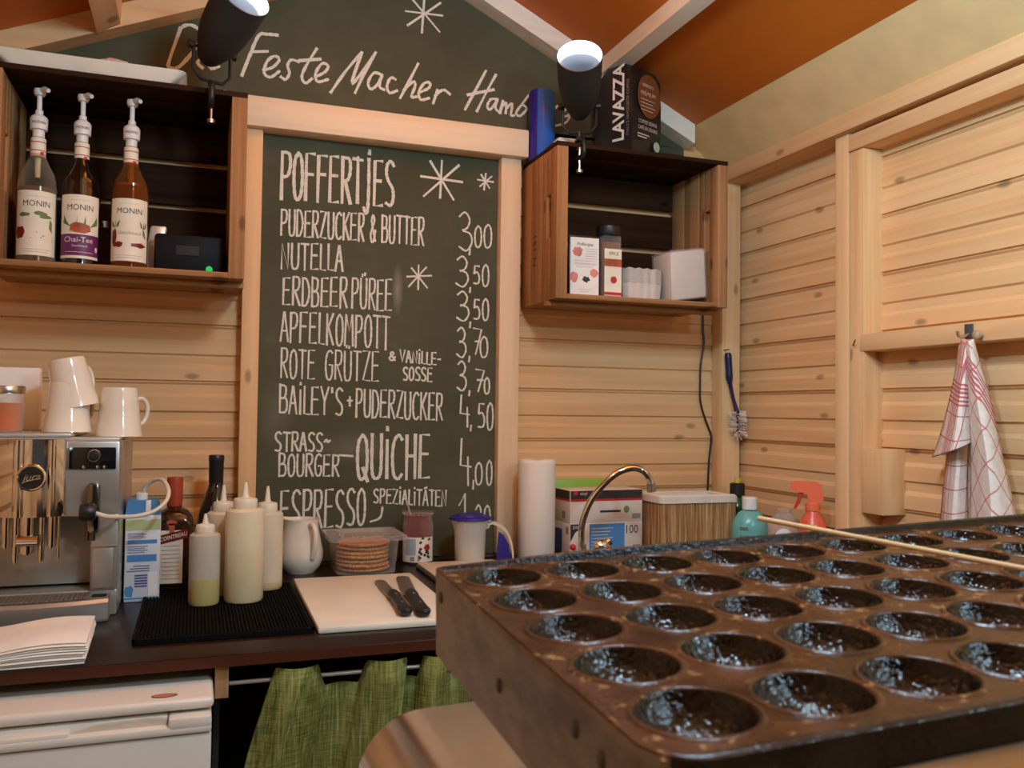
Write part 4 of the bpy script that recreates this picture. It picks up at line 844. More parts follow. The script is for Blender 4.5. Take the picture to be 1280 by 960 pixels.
# ribbed bar mat
b = B(); b.box(-.092, .208, 1.60, 2.03, .8702, .8755, .002); x = -.086
M['mat'] = plain('black rubber', (.004, .004, .0038), .85, spec=.1)
while x < .2: b.box(x, x+.0028, 1.612, 2.02, .875, .8792); x += .0062
b.box(-.092, -.087, 1.60, 2.03, .875, .8802); b.box(.203, .208, 1.60, 2.03, .875, .8802); b.box(-.092, .208, 1.60, 1.606, .875, .8802); b.box(-.092, .208, 2.024, 2.03, .875, .8802)
tag(b.build('bar_mat', 'mat'), 'black ribbed rubber bar mat under the squeeze bottles', 'mat')
# cutting board
b = B(); b.box(0, .272, 0, .47, 0, .013, .004); cb = b.build('cutting_board', plain('white cutting plastic', rgb(230, 226, 208), .5), None, (.2125, 1.588, ZW), (0, 0, -.01)); tag(cb, 'white plastic cutting board with two knives on it', 'cutting board')
def knife(label, a, c, e, w):      # blade tip, bolster, handle end on the board
    zb = ZW+.0137; a, c, e = [Vector((p[0], p[1], 0)) for p in (a, c, e)]
    t = thing('kitchen_knife', label, 'knife', (c.x, c.y, zb)); d = (a-c).normalized(); n = Vector((-d.y, d.x, 0)); L = (a-c).length
    T = Matrix.Identity(4); b = B(); P = []
    pts = [(0, -w), (L*.93, -w*.9), (L, -w*.1), (L*.97, w*.75), (L*.9, w), (0, w)]
    vs = [d*x+n*y+Vector((0, 0, .003)) for x, y in pts]; vt = [v+Vector((0, 0, .0016)) for v in vs]; k = len(vs)
    b.add(vs+vt, [tuple(range(k)), tuple(range(2*k-1, k-1, -1))]+[(i, (i+1) % k, (i+1) % k+k, i+k) for i in range(k)]); b.build('blade', plain('knife steel', (.5, .46, .41), .3, 1.0), t)
    H = (e-c).length; hd = (e-c).normalized(); hn = Vector((-hd.y, hd.x, 0)); rows = []
    for s, ww, hh in ((-.03, .75, .9), (0, .95, 1), (.12, 1.1, 1.0), (.25, .92, .9), (.5, .95, 1), (.75, 1.0, 1), (.92, 1.15, 1.0), (1.0, .8, .8), (1.01, .1, .1)):
        rows.append([hd*(s*H)+hn*(math.cos(q)*.0125*ww)+Vector((0, 0, .0095+math.sin(q)*.0088*hh)) for q in [2*PI*i/14 for i in range(15)]])
    b = B(); b.sheet(rows); hh_ = b.build('handle', 'black', t)
    for s in (.25, .7):
        b = B(); b.sphere(hd*(s*H)+Vector((0, 0, .0178)), .003, (1, 1, .35), u=10, v=6); b.build('rivet', 'steel', hh_)
knife('shorter knife with a black grip beside the long knife', ZZ(474, 726, .886), ZZ(491, 746, .886), ZZ(508, 770, .886), .0125)
knife('longer broad bladed knife nearest the pancake pan', ZZ(503, 721, .886), ZZ(513, 745, .886), ZZ(531, 771, .886), .0155)
# tray glimpsed behind the pan
t = thing('baking_tray', 'pale tray with a dark rim partly hidden behind the pancake pan', 'tray', (.62, 2.02, ZW))
b = B(); b.box(-.09, .12, -.16, .16, 0, .008, .003); b.build('base', 'darkgrey', t)
b = B(); b.box(-.086, .116, -.156, .156, .008, .014, .002); b.build('inlay', plain('pale board', rgb(222, 208, 184), .5), t)
# jug
jx, jy = .250, 2.205
t = thing('milk_jug', 'round white porcelain jug beside the squeeze bottles', 'jug', (jx, jy, ZW))
b = B(); prof = [(0, 0), (.034, 0), (.036, .003), (.047, .016), (.0535, .035), (.0535, .052), (.047, .080), (.041, .108), (.0405, .122), (.043, .130), (.041, .130), (.0385, .122), (.039, .108), (.045, .08), (.051, .05), (.045, .015), (0, .008)]
b.lathe(prof, n=40)
sd = Vector((-.75, .3, 0)).normalized()
b.v = [p+(sd*.010*max(0, (p.z-.105)/.025)*max(0, Vector((p.x, p.y, 0)).normalized().dot(sd) if Vector((p.x, p.y)).length > 1e-5 else 0)**8 + (Vector((0, 0, .004))*max(0, (p.z-.12)/.01)*max(0, Vector((p.x, p.y, 0)).normalized().dot(sd))**8 if p.z > .12 else Vector())) for p in b.v]
b.build('body', 'ceramic', t)
hd = Vector((.38, -.92, 0)).normalized(); pts = [(.040, .116), (.053, .120), (.066, .108), (.069, .085), (.064, .06), (.055, .04)]
b = B(); b.tube([(hd.x*q.x, hd.y*q.x, q.y) for q in smooth_path(pts, 4)], [.0062]*21, 12); b.build('handle', 'ceramic', t)
# tub of waffles
tx, ty = .400, 2.195
t = thing('waffle_tub', 'clear plastic tub with lid full of round waffles', 'tub', (tx, ty, ZW), (0, 0, 0))
b = B(); rw = [rrect(-w, w, -d, d, .02, 4) for w, d in ((.070, .070), (.078, .076))]
b.sheet([[(x, y, .001) for x, y in rw[0]]+[(*rw[0][0], .001)], [(x, y, .082) for x, y in rw[1]]+[(*rw[1][0], .082)]]); b.add([(x, y, .001) for x, y in rw[0]], [tuple(range(len(rw[0])))]); b.build('tub', 'clear', t)
b = B(); lo, li, lc2 = rrect(-.094, .094, -.088, .088, .012, 4), rrect(-.066, .066, -.06, .06, .02, 4), rrect(-.05, .05, -.045, .045, .02, 4)
cl = lambda r, z: [(x, y, z) for x, y in r]+[(*r[0], z)]
b.sheet([cl(lo, .082), cl(lo, .092), cl(li, .093), cl(lc2, .087)]); b.add(cl(lc2, .087)[:-1], [tuple(range(len(lc2)))]); b.build('lid', glassy('frosted lid', (.9, .86, .8), .2, .12), t)
wf = None; wz = ZW+.003
M['waffle'] = None
def waffle_mat():
    t = NT('waffle'); f = t.noise(t.coord(), 160, 4, .7); t.col(t.ramp(f, [(.35, rgb(168, 98, 40)), (.65, rgb(236, 176, 100))])); t.bump(f, .8, .003); return t.set(.8)
M['waffle'] = waffle_mat()
names = ['lowest', 'second lowest', 'third from the bottom', 'middle', 'fifth from the bottom', 'second from the top', 'topmost']
for k in range(7):
    if wf is None:
        b = B(); b.lathe([(0, 0), (.060, 0), (.0645, .0025), (.0655, .005), (.0635, .008), (.058, .0095), (0, .0092)], n=48); b.v = [p*1+Vector((0, 0, .0006*math.sin(p.x*300)*math.sin(p.y*300) if p.z > .008 else 0)) for p in b.v]; o = wf = b.build('waffle', 'waffle')
    else: o = wf.copy(); COL.objects.link(o)
    o.location = (tx+random.uniform(-.003, .003), ty+random.uniform(-.003, .003), wz+.0102*k); o.rotation_euler = (random.uniform(-.02, .02), random.uniform(-.02, .02), k)
    tag(o, '%s of the round brown waffles stacked in the clear tub' % names[k], 'waffle', 'waffles in the tub')
# jam jar
t = thing('jam_jar', 'glass jar of red brown jam with a picture label next to the waffle tub', 'jar', (.556, 2.262, ZW))
b = B(); b.lathe([(0, 0), (.036, 0), (.0405, .004), (.0405, .098), (.038, .108), (.036, .112), (.037, .124), (.041, .126), (.0415, .132)], n=32); b.build('glass', 'clear', t)
b = B(); b.lathe([(0, .003), (.036, .004), (.0385, .008), (.0385, .097), (.034, .112), (.034, .124), (0, .125)], n=32); b.build('jam', plain('red brown jam', rgb(124, 36, 10), .25, var=.35, coat=.4), t)
a = facing((.556, 2.262)); f = cyl(.0409, a); b = B(); b.rect(-.05, .05, .006, .070, f, 16); f2 = cyl(.0413, a); b.cur = 1; b.rect(-.035, -.005, .024, .066, f2, 5); b.cur = 2
for i in range(14): b.ell(.002+.03*random.random(), .018+.05*random.random(), .004, .004, f2, 7, .3)
b.cur = 3; b.ell(.026, .043, .009, .010, f2, 12, .2); b.cur = 4; b.rect(-.02, -.008, .009, .02, f2, 3); b.rect(.0, .006, .009, .024, f2, 2); b.build('label', ['label', plain('pale blue print', rgb(160, 178, 190), .6), 'text', 'red', 'greytext'], t)
b = B(); b.tube([(-.016, -.008, .10), (-.03, .008, .165)], .002, 8); b.build('spoon_handle', 'steel', t)
# shaker with purple lid
t = thing('measuring_jug', 'translucent measuring jug with purple lid half full of sugar', 'jug', (.677, 2.19, ZW))
b = B(); b.lathe([(0, 0), (.036, 0), (.0385, .003), (.041, .088), (.047, .108), (.050, .118)], n=32); b.build('jug', 'frosted', t)
b = B(); b.lathe([(0, .004), (.035, .004), (.038, .055), (.02, .06), (0, .061)], n=28); b.build('sugar', plain('white sugar', rgb(236, 226, 206), .9), t)
b = B(); b.lathe([(0, .132), (.036, .131), (.04, .126), (.054, .124), (.055, .118), (.050, .116), (0, .116)], n=36); b.build('lid', 'deepblue', t)
hd = Vector((.95, -.3, 0)).normalized(); pts = [(.044, .104), (.064, .108), (.092, .092), (.108, .060), (.114, .022), (.111, .002)]
hp = [Vector((hd.x*q.x, hd.y*q.x, q.y)) for q in smooth_path(pts, 5)]; hn = Vector((-hd.y, hd.x, 0))
b = B(); b.sheet([[p+hn*.012+Vector((0, 0, .003)), p-hn*.012+Vector((0, 0, .003)), p-hn*.012-Vector((hd.x*.004, hd.y*.004, .003)), p+hn*.012-Vector((hd.x*.004, hd.y*.004, .003)), p+hn*.012+Vector((0, 0, .003))] for p in hp], smooth=False); b.build('handle', plain('milky handle', rgb(222, 210, 188), .4), t)
b = B(); ps = [(.074, .085), (.088, .076), (.101, .052), (.107, .02), (.105, .002), (.068, .002)]; 
vs = [Vector((hd.x*r, hd.y*r, z))+hn*s for s in (-.009, .009) for r, z in ps]; k = len(ps); b.add(vs, [tuple(range(k)), tuple(range(2*k-1, k-1, -1))]+[(i, (i+1) % k, (i+1) % k+k, i+k) for i in range(k)]); b.build('grip', 'deepblue', t)
# ================================================================== SINK SIDE
# kitchen roll
t = thing('kitchen_roll', 'upright white kitchen paper roll by the post of the menu chalkboard', 'paper roll', (.865, 2.2, ZW))
def roll_mat():
    q = NT('embossed tissue'); f = q.noise(q.coord(), 260, 1); q.col(rgb(238, 228, 214)); q.bump(f, .4, .001); return q.set(.95)
b = B(); b.lathe([(.019, 0), (.049, 0), (.050, .002), (.0505, .26), (.049, .268), (.047, .270), (.020, .270), (.019, .268), (.019, 0)], n=44); b.build('paper', roll_mat(), t)
b = B(); b.lathe([(.0186, .001), (.0186, .269), (.017, .269), (.017, .001)], n=24); b.build('core', plain('card core', rgb(170, 140, 104), .9), t)
def glovebox(label, loc, h, kind):
    t = thing('glove_box', label, 'box', loc, (0, 0, .03), 'glove boxes'); w, d = .222, .10
    b = B(); b.box(0, w, 0, d, 0, h, .0015); b.build('carton', plain('box card', rgb(226, 212, 198), .6), t)
    fn = planar((0, -.0006, 0), (1, 0, 0), (0, 0, 1)); f2 = planar((0, -.0011, 0), (1, 0, 0), (0, 0, 1)); fl = planar((-.0006, 0, 0), (0, 1, 0), (0, 0, 1))
    b = B()
    if kind == 'top':
        b.cur = 1; b.rect(.001, w-.001, h-.024, h-.001, fn); b.rect(.002, d-.002, h-.024, h-.001, fl); b.cur = 2; b.rect(.001, w-.001, h-.030, h-.024, fn); b.rect(.002, d-.002, h-.030, h-.024, fl); b.rect(.01, .022, h-.012, h-.002, f2)
        b.cur = 0; b.text('vinyl', .012, f2, .04, h-.009); b.cur = 1; b.rect(.09, .154, .027, .033, fn); b.cur = 3; b.rect(.19, .216, .008, .022, fn); b.rect(.03, .05, .01, .03, fl); b.cur = 4; b.ell(.172, .034, .009, .010, fn)
    else:
        b.cur = 5; b.rect(.058, .166, .002, h-.003, fn); b.cur = 1; b.poly([(.001, h-.002), (.04, h-.002), (.036, h-.014), (.018, h-.022), (.006, h-.034), (.001, h-.05)], fn); b.text('100', .034, f2, .187, h-.022, sx=.85); b.text('XL', .034, f2, .04, .028, sx=.85); b.cur = 3; b.rect(.192, .214, .012, .034, fn)
        b.cur = 0; b.text('DIY', .012, f2, .017, h-.011)
        for k in range(8): b.rect(.064, .13-.008*(k % 3), h-.016-.009*k, h-.0145-.009*k, f2)
        b.cur = 6; b.rect(.05, .096, .01, h-.02, fl); b.cur = 1; b.rect(.06, .096, .002, .02, planar((-.001, 0, 0), (0, 1, 0), (0, 0, 1))); b.cur = 3; b.rect(.01, .025, h-.03, h-.01, fl)
    b.build('print', ['paper', 'text', 'red', 'greytext', 'leaf', 'blue', plain('dark blue print', rgb(40, 66, 120), .5)], t)
glovebox('blue and white printed glove box under the black topped box', (.955, 2.18, ZW), .0975, 'low')
glovebox('white glove box with black and red top edge, on the blue printed box', (.955, 2.181, ZW+.0978), .0885, 'top')
b = B(); b.box(.965, 1.135, 2.322, 2.334, ZW, 1.076, .004); tag(b.build('lime_board', 'lime'), 'lime green plastic board leaning on the wall behind the glove boxes', 'board')
# faucet
fx, fy = .912, 2.03
t = thing('kitchen_faucet', 'chrome gooseneck faucet in front of the glove boxes', 'faucet', (fx, fy, ZW))
b = B(); b.lathe([(0, 0), (.024, 0), (.024, .006), (.018, .012), (.018, .045), (.014, .052), (0, .053)], n=24); b.build('base', 'chrome', t)
pp = [YY(*q, y) for q, y in (((727, 690), 2.03), ((727, 660), 2.03), ((732, 640), 2.025), ((741, 622), 2.02), ((755, 605), 2.01), ((772, 591), 2.0), ((790, 585), 1.99), ((803, 588), 1.98), ((811, 597), 1.975), ((814, 606), 1.972))]
pp = [Vector((fx, fy, ZW+.045))]+pp[0:]; pp = [q-Vector((fx, fy, ZW)) for q in pp]
b = B(); b.tube(smooth_path(pp, 5), .0085, 14); b.build('spout', 'chrome', t)
e = pp[-1]; b = B(); b.tube([e+Vector((-.001, 0, .004)), e+Vector((.001, 0, -.018))], .0112, 14); b.build('aerator', 'steel', t)
b = B(); b.tube([Vector((.02, 0, .035)), Vector((.05, -.012, .05)), Vector((.08, -.02, .075))], [.011, .012, .009], 12); b.sphere((.06, -.015, .06), .02, (1.3, .8, 1)); b.build('lever', 'chrome', t)
b = B(); b.sphere((-.02, -.012, .062), .008); b.build('hot_mark', 'red', t)
# basket
def wicker_mat():
    q = NT('reed wicker'); v = q.coord((170, 170, 5)); f = q.noise(v, 1, 3, .6); q.col(q.ramp(f, [(.3, rgb(112, 74, 38)), (.5, rgb(176, 130, 80)), (.7, rgb(222, 186, 132))])); q.bump(f, .8, .003); return q.set(.7)
t = thing('reed_basket', 'rectangular reed basket lined with white cloth in the corner', 'basket', (1.316, 2.19, ZW))
M['reed'] = wicker_mat()
ro = rrect(-.120, .120, -.075, .075, .016, 4); ri = rrect(-.114, .114, -.069, .069, .013, 4)
rf = [(x, y) for x, y in ro]
b = B(); b.sheet([cl(ri, .02), cl(ri, .006), cl(ro, .0), cl(ro, .158), cl(ri, .158), cl(ri, .02)]); b.add(cl(ri, .006)[:-1], [tuple(range(len(ri)))])
for k in range(51):     # upright reeds proud of the front
    x = -.116+.0046*k; b.tube([(x, -.0755, .002), (x, -.0755, .156)], .0022, 5)
b.build('basket', 'reed', t)
M['linen'] = plain('white linen', rgb(228, 214, 196), .9)
lo2, li2 = rrect(-.125, .125, -.0815, .0805, .018, 4), rrect(-.109, .109, -.063, .063, .012, 4)
b = B(); wv = lambda r, z, s=0: [(x, y, z+.0025*math.sin(x*60+y*50+s)) for x, y in r]+[(r[0][0], r[0][1], z+.0025*math.sin(r[0][0]*60+r[0][1]*50+s))]
b.sheet([wv(lo2, .150), wv(lo2, .168), wv(rrect(-.121, .121, -.076, .076, .016, 4), .173), wv(li2, .168), wv(li2, .05)]); b.add(wv(li2, .05)[:-1], [tuple(range(len(li2)))]); b.build('lining', 'linen', t)
# bottles in the corner
t = thing('dish_soap_bottle', 'dark green dish soap bottle with black and yellow cap next to the basket', 'bottle', (1.485, 2.185, ZW))
b = B(); b.lathe([(0, 0), (.026, 0), (.029, .004), (.029, .12), (.026, .142), (.013, .158), (.012, .164)], n=28); b.build('body', plain('deep green plastic', rgb(14, 72, 34), .2), t)
b = B(); b.lathe([(.014, .162), (.0215, .164), (.0215, .196), (.016, .199), (0, .199)], n=24); cp_ = b.build('cap', 'black', t)
b = B(); b.lathe([(.010, .199), (.009, .212), (0, .213)], n=16); b.build('cap_tip', plain('yellow plastic', rgb(200, 180, 50), .4), cp_)
t = thing('detergent_bottle', 'teal detergent bottle with white screw cap in the corner', 'bottle', (1.440, 2.06, ZW), (0, 0, -.5))
b = B(); b.lathe([(0, 0), (.046, 0), (.050, .005), (.050, .085), (.046, .105), (.030, .128), (.019, .135), (.018, .14)], n=32); b.v = [Vector((p.x, p.y*.72, p.z)) for p in b.v]; b.build('body', plain('teal plastic', rgb(112, 176, 166), .25), t)
b = B(); b.lathe([(.0185, .136), (.0205, .138), (.0205, .168), (.018, .171), (0, .171)], n=24); b.build('cap', 'white', t)
fn = lambda x, y: Vector((x, -.0362*math.sqrt(max(0, 1-(x/.05)**2)), y)); b = B(); b.rect(-.03, -.008, .088, .0905, fn, 4); b.rect(-.028, -.006, .083, .0855, fn, 4); b.text('frisch', .011, fn, -.016, .066); b.text('bad', .010, fn, -.014, .045); b.build('print', 'text', t)
t = thing('clear_bottle', 'clear colourless plastic bottle with white label between the teal bottle and the spray bottle', 'bottle', (1.475, 1.955, ZW))
b = B(); b.lathe([(0, 0), (.04, 0), (.043, .004), (.043, .10), (.038, .12), (.018, .138), (.017, .15), (0, .152)], n=28); b.build('body', glassy('hazy plastic', (.9, .82, .74), .2, .25), t)
a = facing((1.475, 1.955)); b = B(); f = cyl(.0434, a); b.ell(0, .066, .028, .036, f, 20); b.build('label', 'paper', t)
t = thing('spray_bottle', 'orange red spray bottle with trigger standing near the right wall stud', 'spray bottle', (1.472, 1.838, ZW), (0, 0, PI-.62))
M['orange'] = plain('orange red plastic', rgb(238, 112, 76), .35, sss=.15)
b = B(); b.lathe([(0, 0), (.033, 0), (.036, .004), (.036, .105), (.030, .130), (.018, .150), (.0155, .158)], n=28); b.build('body', plain('red translucent plastic', rgb(232, 98, 72), .3, sss=.2), t)
b = B(); b.lathe([(.0165, .156), (.0185, .158), (.0185, .174), (.012, .178)], n=24); b.prism([(-.026, .186), (-.020, .224), (-.006, .230), (.040, .230), (.052, .226), (.054, .214), (.050, .206), (.014, .200), (.010, .176), (-.012, .176)], -.011, .011); b.build('spray_head', 'orange', t)
b = B(); b.prism([(.022, .204), (.032, .204), (.036, .186), (.046, .162), (.040, .160), (.028, .180)], -.006, .006); b.build('trigger', plain('red trigger', rgb(196, 50, 36), .4), t)
b = B(); f = cyl(.0364, -PI+.62+facing((1.472, 1.838))+.0); b.rect(-.013, .011, .03, .125, f, 5); b.cur = 1; f2 = cyl(.0368, -PI+.62+facing((1.472, 1.838)))
for k in range(9): b.rect(-.006+.002*(k % 3), .007, .04+.009*k, .044+.009*k, f2, 2)
b.build('label', [plain('yellow label', rgb(238, 190, 96), .5), 'spice'], t)
# dish brush on the corner post
t = thing('dish_brush', 'dark blue dish brush with pale bristles hanging on the corner post', 'brush', YY(911, 440, 2.276))
o0 = Vector(t.location); q = [YY(*s, y)-o0 for s, y in (((910, 441), 2.276), ((911, 458), 2.276), ((912, 476), 2.275), ((916, 496), 2.272), ((921, 514), 2.268), ((923, 528), 2.268), ((923, 543), 2.268))]
b = B(); b.tube(smooth_path(q[:3], 4), [.0075]+[.0105]*7+[.0085], 10); b.tube(smooth_path(q[2:5], 4), [.0085, .0062, .0056, .0054, .0054, .0054, .0058, .0064, .0075], 10); b.build('handle', plain('navy plastic', rgb(20, 24, 66), .35), t)
b = B(); b.tube(q[4:], [.0075, .007, .0055], 10); b.build('head', plain('navy head', rgb(20, 24, 66), .35), t)
b = B(); ax = (q[6]-q[4]).normalized()
for i in range(300):
    s = random.random(); p = q[4].lerp(q[6], s); a = random.uniform(0, 2*PI); u = ax.orthogonal().normalized(); w = ax.cross(u); d = (u*math.cos(a)+w*math.sin(a)); d += ax*(.1+.9*max(0, s-.75)*4*random.random())
    d.normalize(); b.tube([p, p+d*(.026+.004*random.random())*(1 if d.y < .3 else .3)],   .0011, 4, caps=False)
o = b.build('bristles', plain('pale bristles', rgb(244, 222, 206), .6), t); o['kind'] = 'stuff'
b = B(); pn = YY(910, 437, 2.27); b.tube([Vector((pn.x, 2.293, pn.z)), Vector((pn.x, 2.262, pn.z))], .0016, 8); tag(b.build('nail', 'darkgrey'), 'nail in the corner post holding up the dish brush', 'nail')
# nail in stud, knob and hook on the rail
b = B(); a = XX(1066, 432, 1.527); c = XX(1069, 425, 1.502); b.tube([a, a.lerp(c, .6), c], .0018, 8); tag(b.build('nail', 'darkgrey'), 'bent nail sticking out of the right wall stud', 'nail')
hk = XX(1212, 417, 1.521)
t = thing('wall_hook', 'dark metal hook on the right wall rail above the tea towel', 'hook', hk)
b = B(); b.box(-.004, .0, -.010, .010, -.010, .020, .001); b.build('plate', 'darkgrey', t)
b = B(); b.tube(smooth_path([(-.003, 0, 0), (-.018, 0, -.008), (-.030, 0, -.006), (-.033, 0, .004)], 4), .003, 8); b.build('hook', 'steel', t)
kb = XX(1227, 419, 1.521)
b = B(); b.lathe([(0, 0), (.006, 0), (.005, .006), (.0095, .010), (.0095, .016), (.006, .019), (0, .0195)], n=20, T=Matrix.Rotation(-PI/2, 4, 'Y')); tag(b.build('rail_knob', plain('worn wood knob', rgb(176, 146, 112), .5), None, kb), 'small round knob on the rail beside the towel hook', 'knob')
# tea towel
def towel_mat():
    q = NT('checked tea towel'); tc = q.n('ShaderNodeTexCoord'); sx = q.n('ShaderNodeSeparateXYZ'); q.l(tc.outputs['UV'], sx.inputs[0])
    def lines(v, per, w):
        m = q.math('FRACT', q.math('DIVIDE', v, per)); return q.math('LESS_THAN', m, w)
    u, v = sx.outputs[0], sx.outputs[1]
    g = q.math('MAXIMUM', lines(u, .05, .055), lines(v, .05, .055))
    def band(c, lo, hi): return q.math('MULTIPLY', q.math('GREATER_THAN', c, lo), q.math('LESS_THAN', c, hi))
    bd = q.math('MAXIMUM', q.math('MULTIPLY', band(v, .030, .082), lines(v, .0085, .5)), q.math('MULTIPLY', band(u, .030, .082), lines(u, .0085, .5)))
    n = q.noise(q.coord(), 60, 2); base = q.ramp(n, [(.3, rgb(226, 210, 196)), (.7, rgb(240, 228, 216))])
    q.col(q.mix(q.math('MULTIPLY', q.math('MAXIMUM', q.math('MULTIPLY', g, .75), q.math('MULTIPLY', bd, .85)), 1.0), base, rgb(196, 72, 84))); q.bump(q.noise(q.coord(), 700, 1), .2, .001)
    return q.set(.9, spec=.1)
M['towel'] = towel_mat()
tt = thing('tea_towel', 'white and red checked tea towel hanging from the wall hook', 'towel', (1.488, 1.405, 1.452))
def fold(P, uvo, uva, nt=26):      # P: list of (t, [(px,py,x)...]) cross sections seen on the wall, lofted
    keys = [[XX(px, py, x)-Vector(tt.location) for px, py, x in row] for row in P]
    cols = len(keys[0]); paths = [smooth_path([k[c] for k in keys], 5) for c in range(cols)]
    rows = []; uvs = []
    for r in range(len(paths[0])):
        line = smooth_path([paths[c][r] for c in range(cols)], 4); rows.append(line)
        acc = [0]
        for i in range(1, len(line)): acc.append(acc[-1]+(line[i]-line[i-1]).length)
        uvs.append((acc, 0))
    ca, sa = math.cos(uva), math.sin(uva); out = []; vv = [0]
    mid = len(rows[0])//2
    for r in range(1, len(rows)): vv.append(vv[-1]+(rows[r][mid]-rows[r-1][mid]).length)
    for r in range(len(rows)):
        acc = uvs[r][0]; c = acc[mid]; out.append([(uvo[0]+(a-c)*ca-vv[r]*sa, uvo[1]+(a-c)*sa+vv[r]*ca) for a in acc])
    b = B(); b.sheet(rows, uvs=out); o = b.build('fold', 'towel', tt)
    md = o.modifiers.new('thickness', 'SOLIDIFY'); md.thickness = .0022; return o
# long front fold, slanted checks
fold([[(1206, 424, 1.485), (1211, 425, 1.474), (1216, 424, 1.485)], [(1205, 445, 1.50), (1214, 447, 1.466), (1224, 452, 1.50)], [(1208, 500, 1.50), (1222, 503, 1.458), (1238, 500, 1.505)], [(1212, 560, 1.50), (1232, 560, 1.455), (1250, 560, 1.51)], [(1213, 610, 1.50), (1238, 612, 1.455), (1262, 612, 1.515)], [(1212, 665, 1.50), (1240, 668, 1.455), (1270, 655, 1.515)], [(1211, 700, 1.50), (1238, 712, 1.455), (1268, 690, 1.515)]], (.11, .30), .65)
# short outer fold on the far side of the hook
fold([[(1203, 424, 1.495), (1208, 426, 1.480), (1213, 425, 1.49)], [(1196, 460, 1.505), (1204, 462, 1.47), (1213, 462, 1.495)], [(1185, 510, 1.51), (1199, 512, 1.458), (1212, 510, 1.49)], [(1174, 550, 1.512), (1194, 550, 1.452), (1213, 545, 1.487)], [(1166, 572, 1.514), (1192, 563, 1.450), (1213, 553, 1.485)]], (.07, -.055), -.12)
# inner hanging fold below the short one
fold([[(1200, 430, 1.512), (1206, 432, 1.50), (1212, 430, 1.505)], [(1190, 500, 1.515), (1200, 502, 1.488), (1211, 500, 1.505)], [(1184, 570, 1.516), (1197, 572, 1.484), (1209, 570, 1.508)], [(1177, 640, 1.518), (1191, 644, 1.482), (1209, 640, 1.508)], [(1174, 690, 1.518), (1190, 694, 1.482), (1210, 690, 1.508)]], (.125, .20), .0)
# dark gap fold between them
fold([[(1207, 440, 1.514), (1211, 442, 1.512), (1216, 440, 1.514)], [(1204, 560, 1.517), (1212, 560, 1.515), (1222, 560, 1.517)], [(1200, 690, 1.518), (1212, 690, 1.516), (1228, 690, 1.518)]], (.31, .22), .5)
# ================================================================== UNDER THE WORKTOP
fr = thing('small_fridge', 'small white fridge under the worktop with a handle recess', 'fridge', (-.28, 1.75, 0))
M['fridge'] = plain('fridge enamel', rgb(222, 216, 204), .3, var=.02)
b = B(); b.box(-.60, .030, 1.46, 2.0, .03, .805, .004); child(b.build('body', 'fridge'), fr)
b = B(); b.box(-.605, .036, 1.42, 2.0, .813, .830, .007, seg=3); child(b.build('top', 'fridge'), fr)
b = B(); b.box(-.602, .033, 1.405, 1.458, .04, .783, .005); b.box(-.602, .033, 1.401, 1.458, .784, .797, .004); b.box(-.028, .033, 1.401, 1.458, .79, .809, .004); b.box(-.602, -.028, 1.425, 1.458, .79, .809, .004)
b.box(-.602, -.16, 1.403, 1.458, .79, .803, .004); dr = child(b.build('door', 'fridge'), fr)
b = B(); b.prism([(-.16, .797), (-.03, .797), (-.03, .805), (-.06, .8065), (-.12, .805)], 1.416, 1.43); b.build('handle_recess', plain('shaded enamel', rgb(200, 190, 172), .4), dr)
b = B(); fn = planar((-.035, 1.448, .8304), (1, 0, 0), (0, 1, 0)); b.ell(0, 0, .019, .010, fn, 24); b.cur = 1; fn2 = planar((-.035, 1.448, .8307), (1, 0, 0), (0, 1, 0)); b.ell(0, 0, .016, .0075, fn2, 24); child(b.build('badge', ['darkgrey', plain('worn red badge', rgb(206, 120, 100), .5)]), fr)
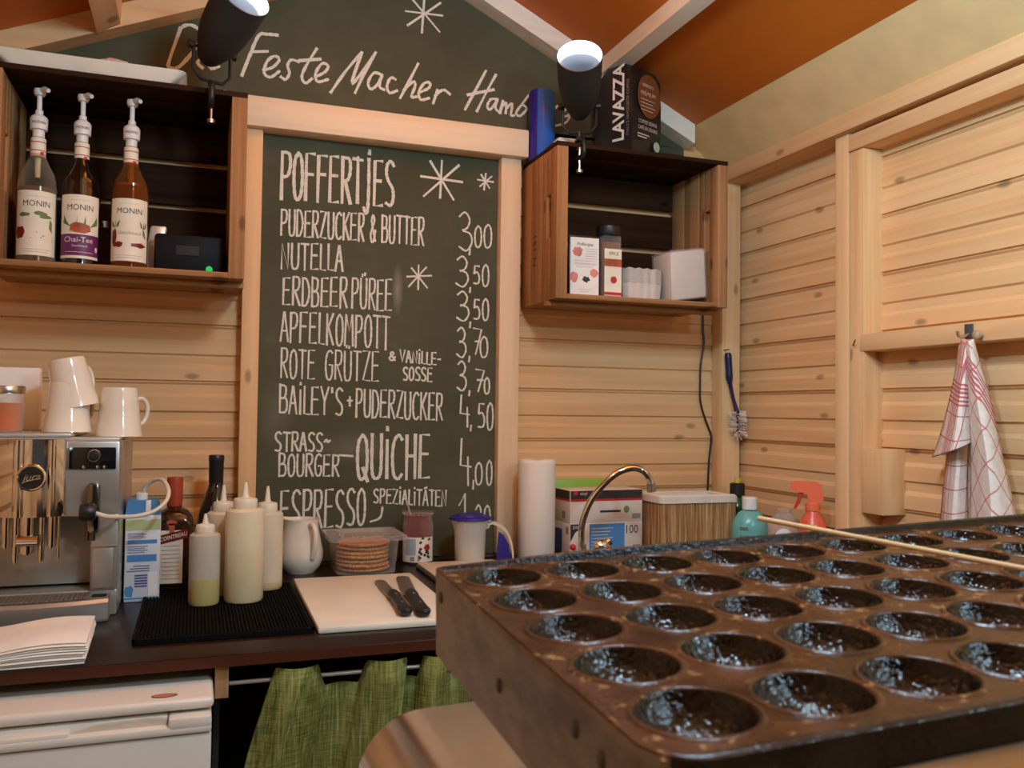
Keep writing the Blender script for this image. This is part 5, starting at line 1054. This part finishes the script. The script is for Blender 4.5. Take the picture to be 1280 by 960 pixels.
for x in (-.56, -.01):
    b = B(); b.lathe([(0, 0), (.018, 0), (.018, .031), (0, .031)], (x, 1.5, 0), 14); child(b.build('foot', 'black'), fr)
b = B(); b.box(.039, .0605, 1.515, 1.545, .797, .8505, .001); tag(b.build('rod_bracket', wood('bracket pine', rgb(206, 160, 112), rgb(150, 104, 66), 'z')), 'small wooden block holding the curtain rod under the worktop', 'bracket')
b = B(); b.tube([(.0615, 1.53, .816), (1.2, 1.53, .816)], .0035, 10); tag(b.build('curtain_rod', plain('white rod', rgb(225, 220, 210), .3, .3)), 'thin white rod under the worktop carrying the green curtain', 'rod')
def curtain_mat():
    q = NT('green slub weave'); f = q.noise(q.coord((260, 260, 12)), 1, 3, .6); g = q.noise(q.coord((20, 20, 420)), 1, 2, .6); h = q.noise(q.coord((40, 40, 2)), 1, 2)
    k = q.math('ADD', q.math('MULTIPLY', f, .5), q.math('ADD', q.math('MULTIPLY', g, .25), q.math('MULTIPLY', h, .25)))
    q.col(q.ramp(k, [(.36, rgb(76, 80, 38)), (.5, rgb(124, 126, 66)), (.64, rgb(168, 166, 104))])); q.bump(k, .4, .002); return q.set(.9, spec=.1)
cents = [(.170, .034), (.236, .026), (.322, .024), (.375, .022), (.408, .016), (.455, .026), (.53, .03), (.62, .03)]
def front(u):
    v = math.cos((u-.170)/(.076)*PI) if u < .36 else math.cos((u-.408)/.046*PI)
    return v
rows = []
for k in range(20):
    t_ = k/19; row = []
    for i in range(150):
        u = .132+.56*i/149; fv = front(u)
        zt = .838 if fv > .15 else (.838-.040*min(1, (.15-fv)/.5))
        z = zt*(1-t_)+.03*t_
        spread = -.05*min(1, t_*5)*(1-i/149)**2
        amp = .021*(1-.25*t_)
        row.append((u+spread+.006*math.sin(9*t_+u*40)*t_, 1.531-.008-amp*fv-.006*math.sin(u*160)*min(1, t_*4), z))
    rows.append(row)
cu = B(); cu.sheet(rows); o = cu.build('curtain', curtain_mat()); md = o.modifiers.new('thickness', 'SOLIDIFY'); md.thickness = .0015
tag(o, 'green woven curtain gathered on the rod under the worktop', 'curtain')
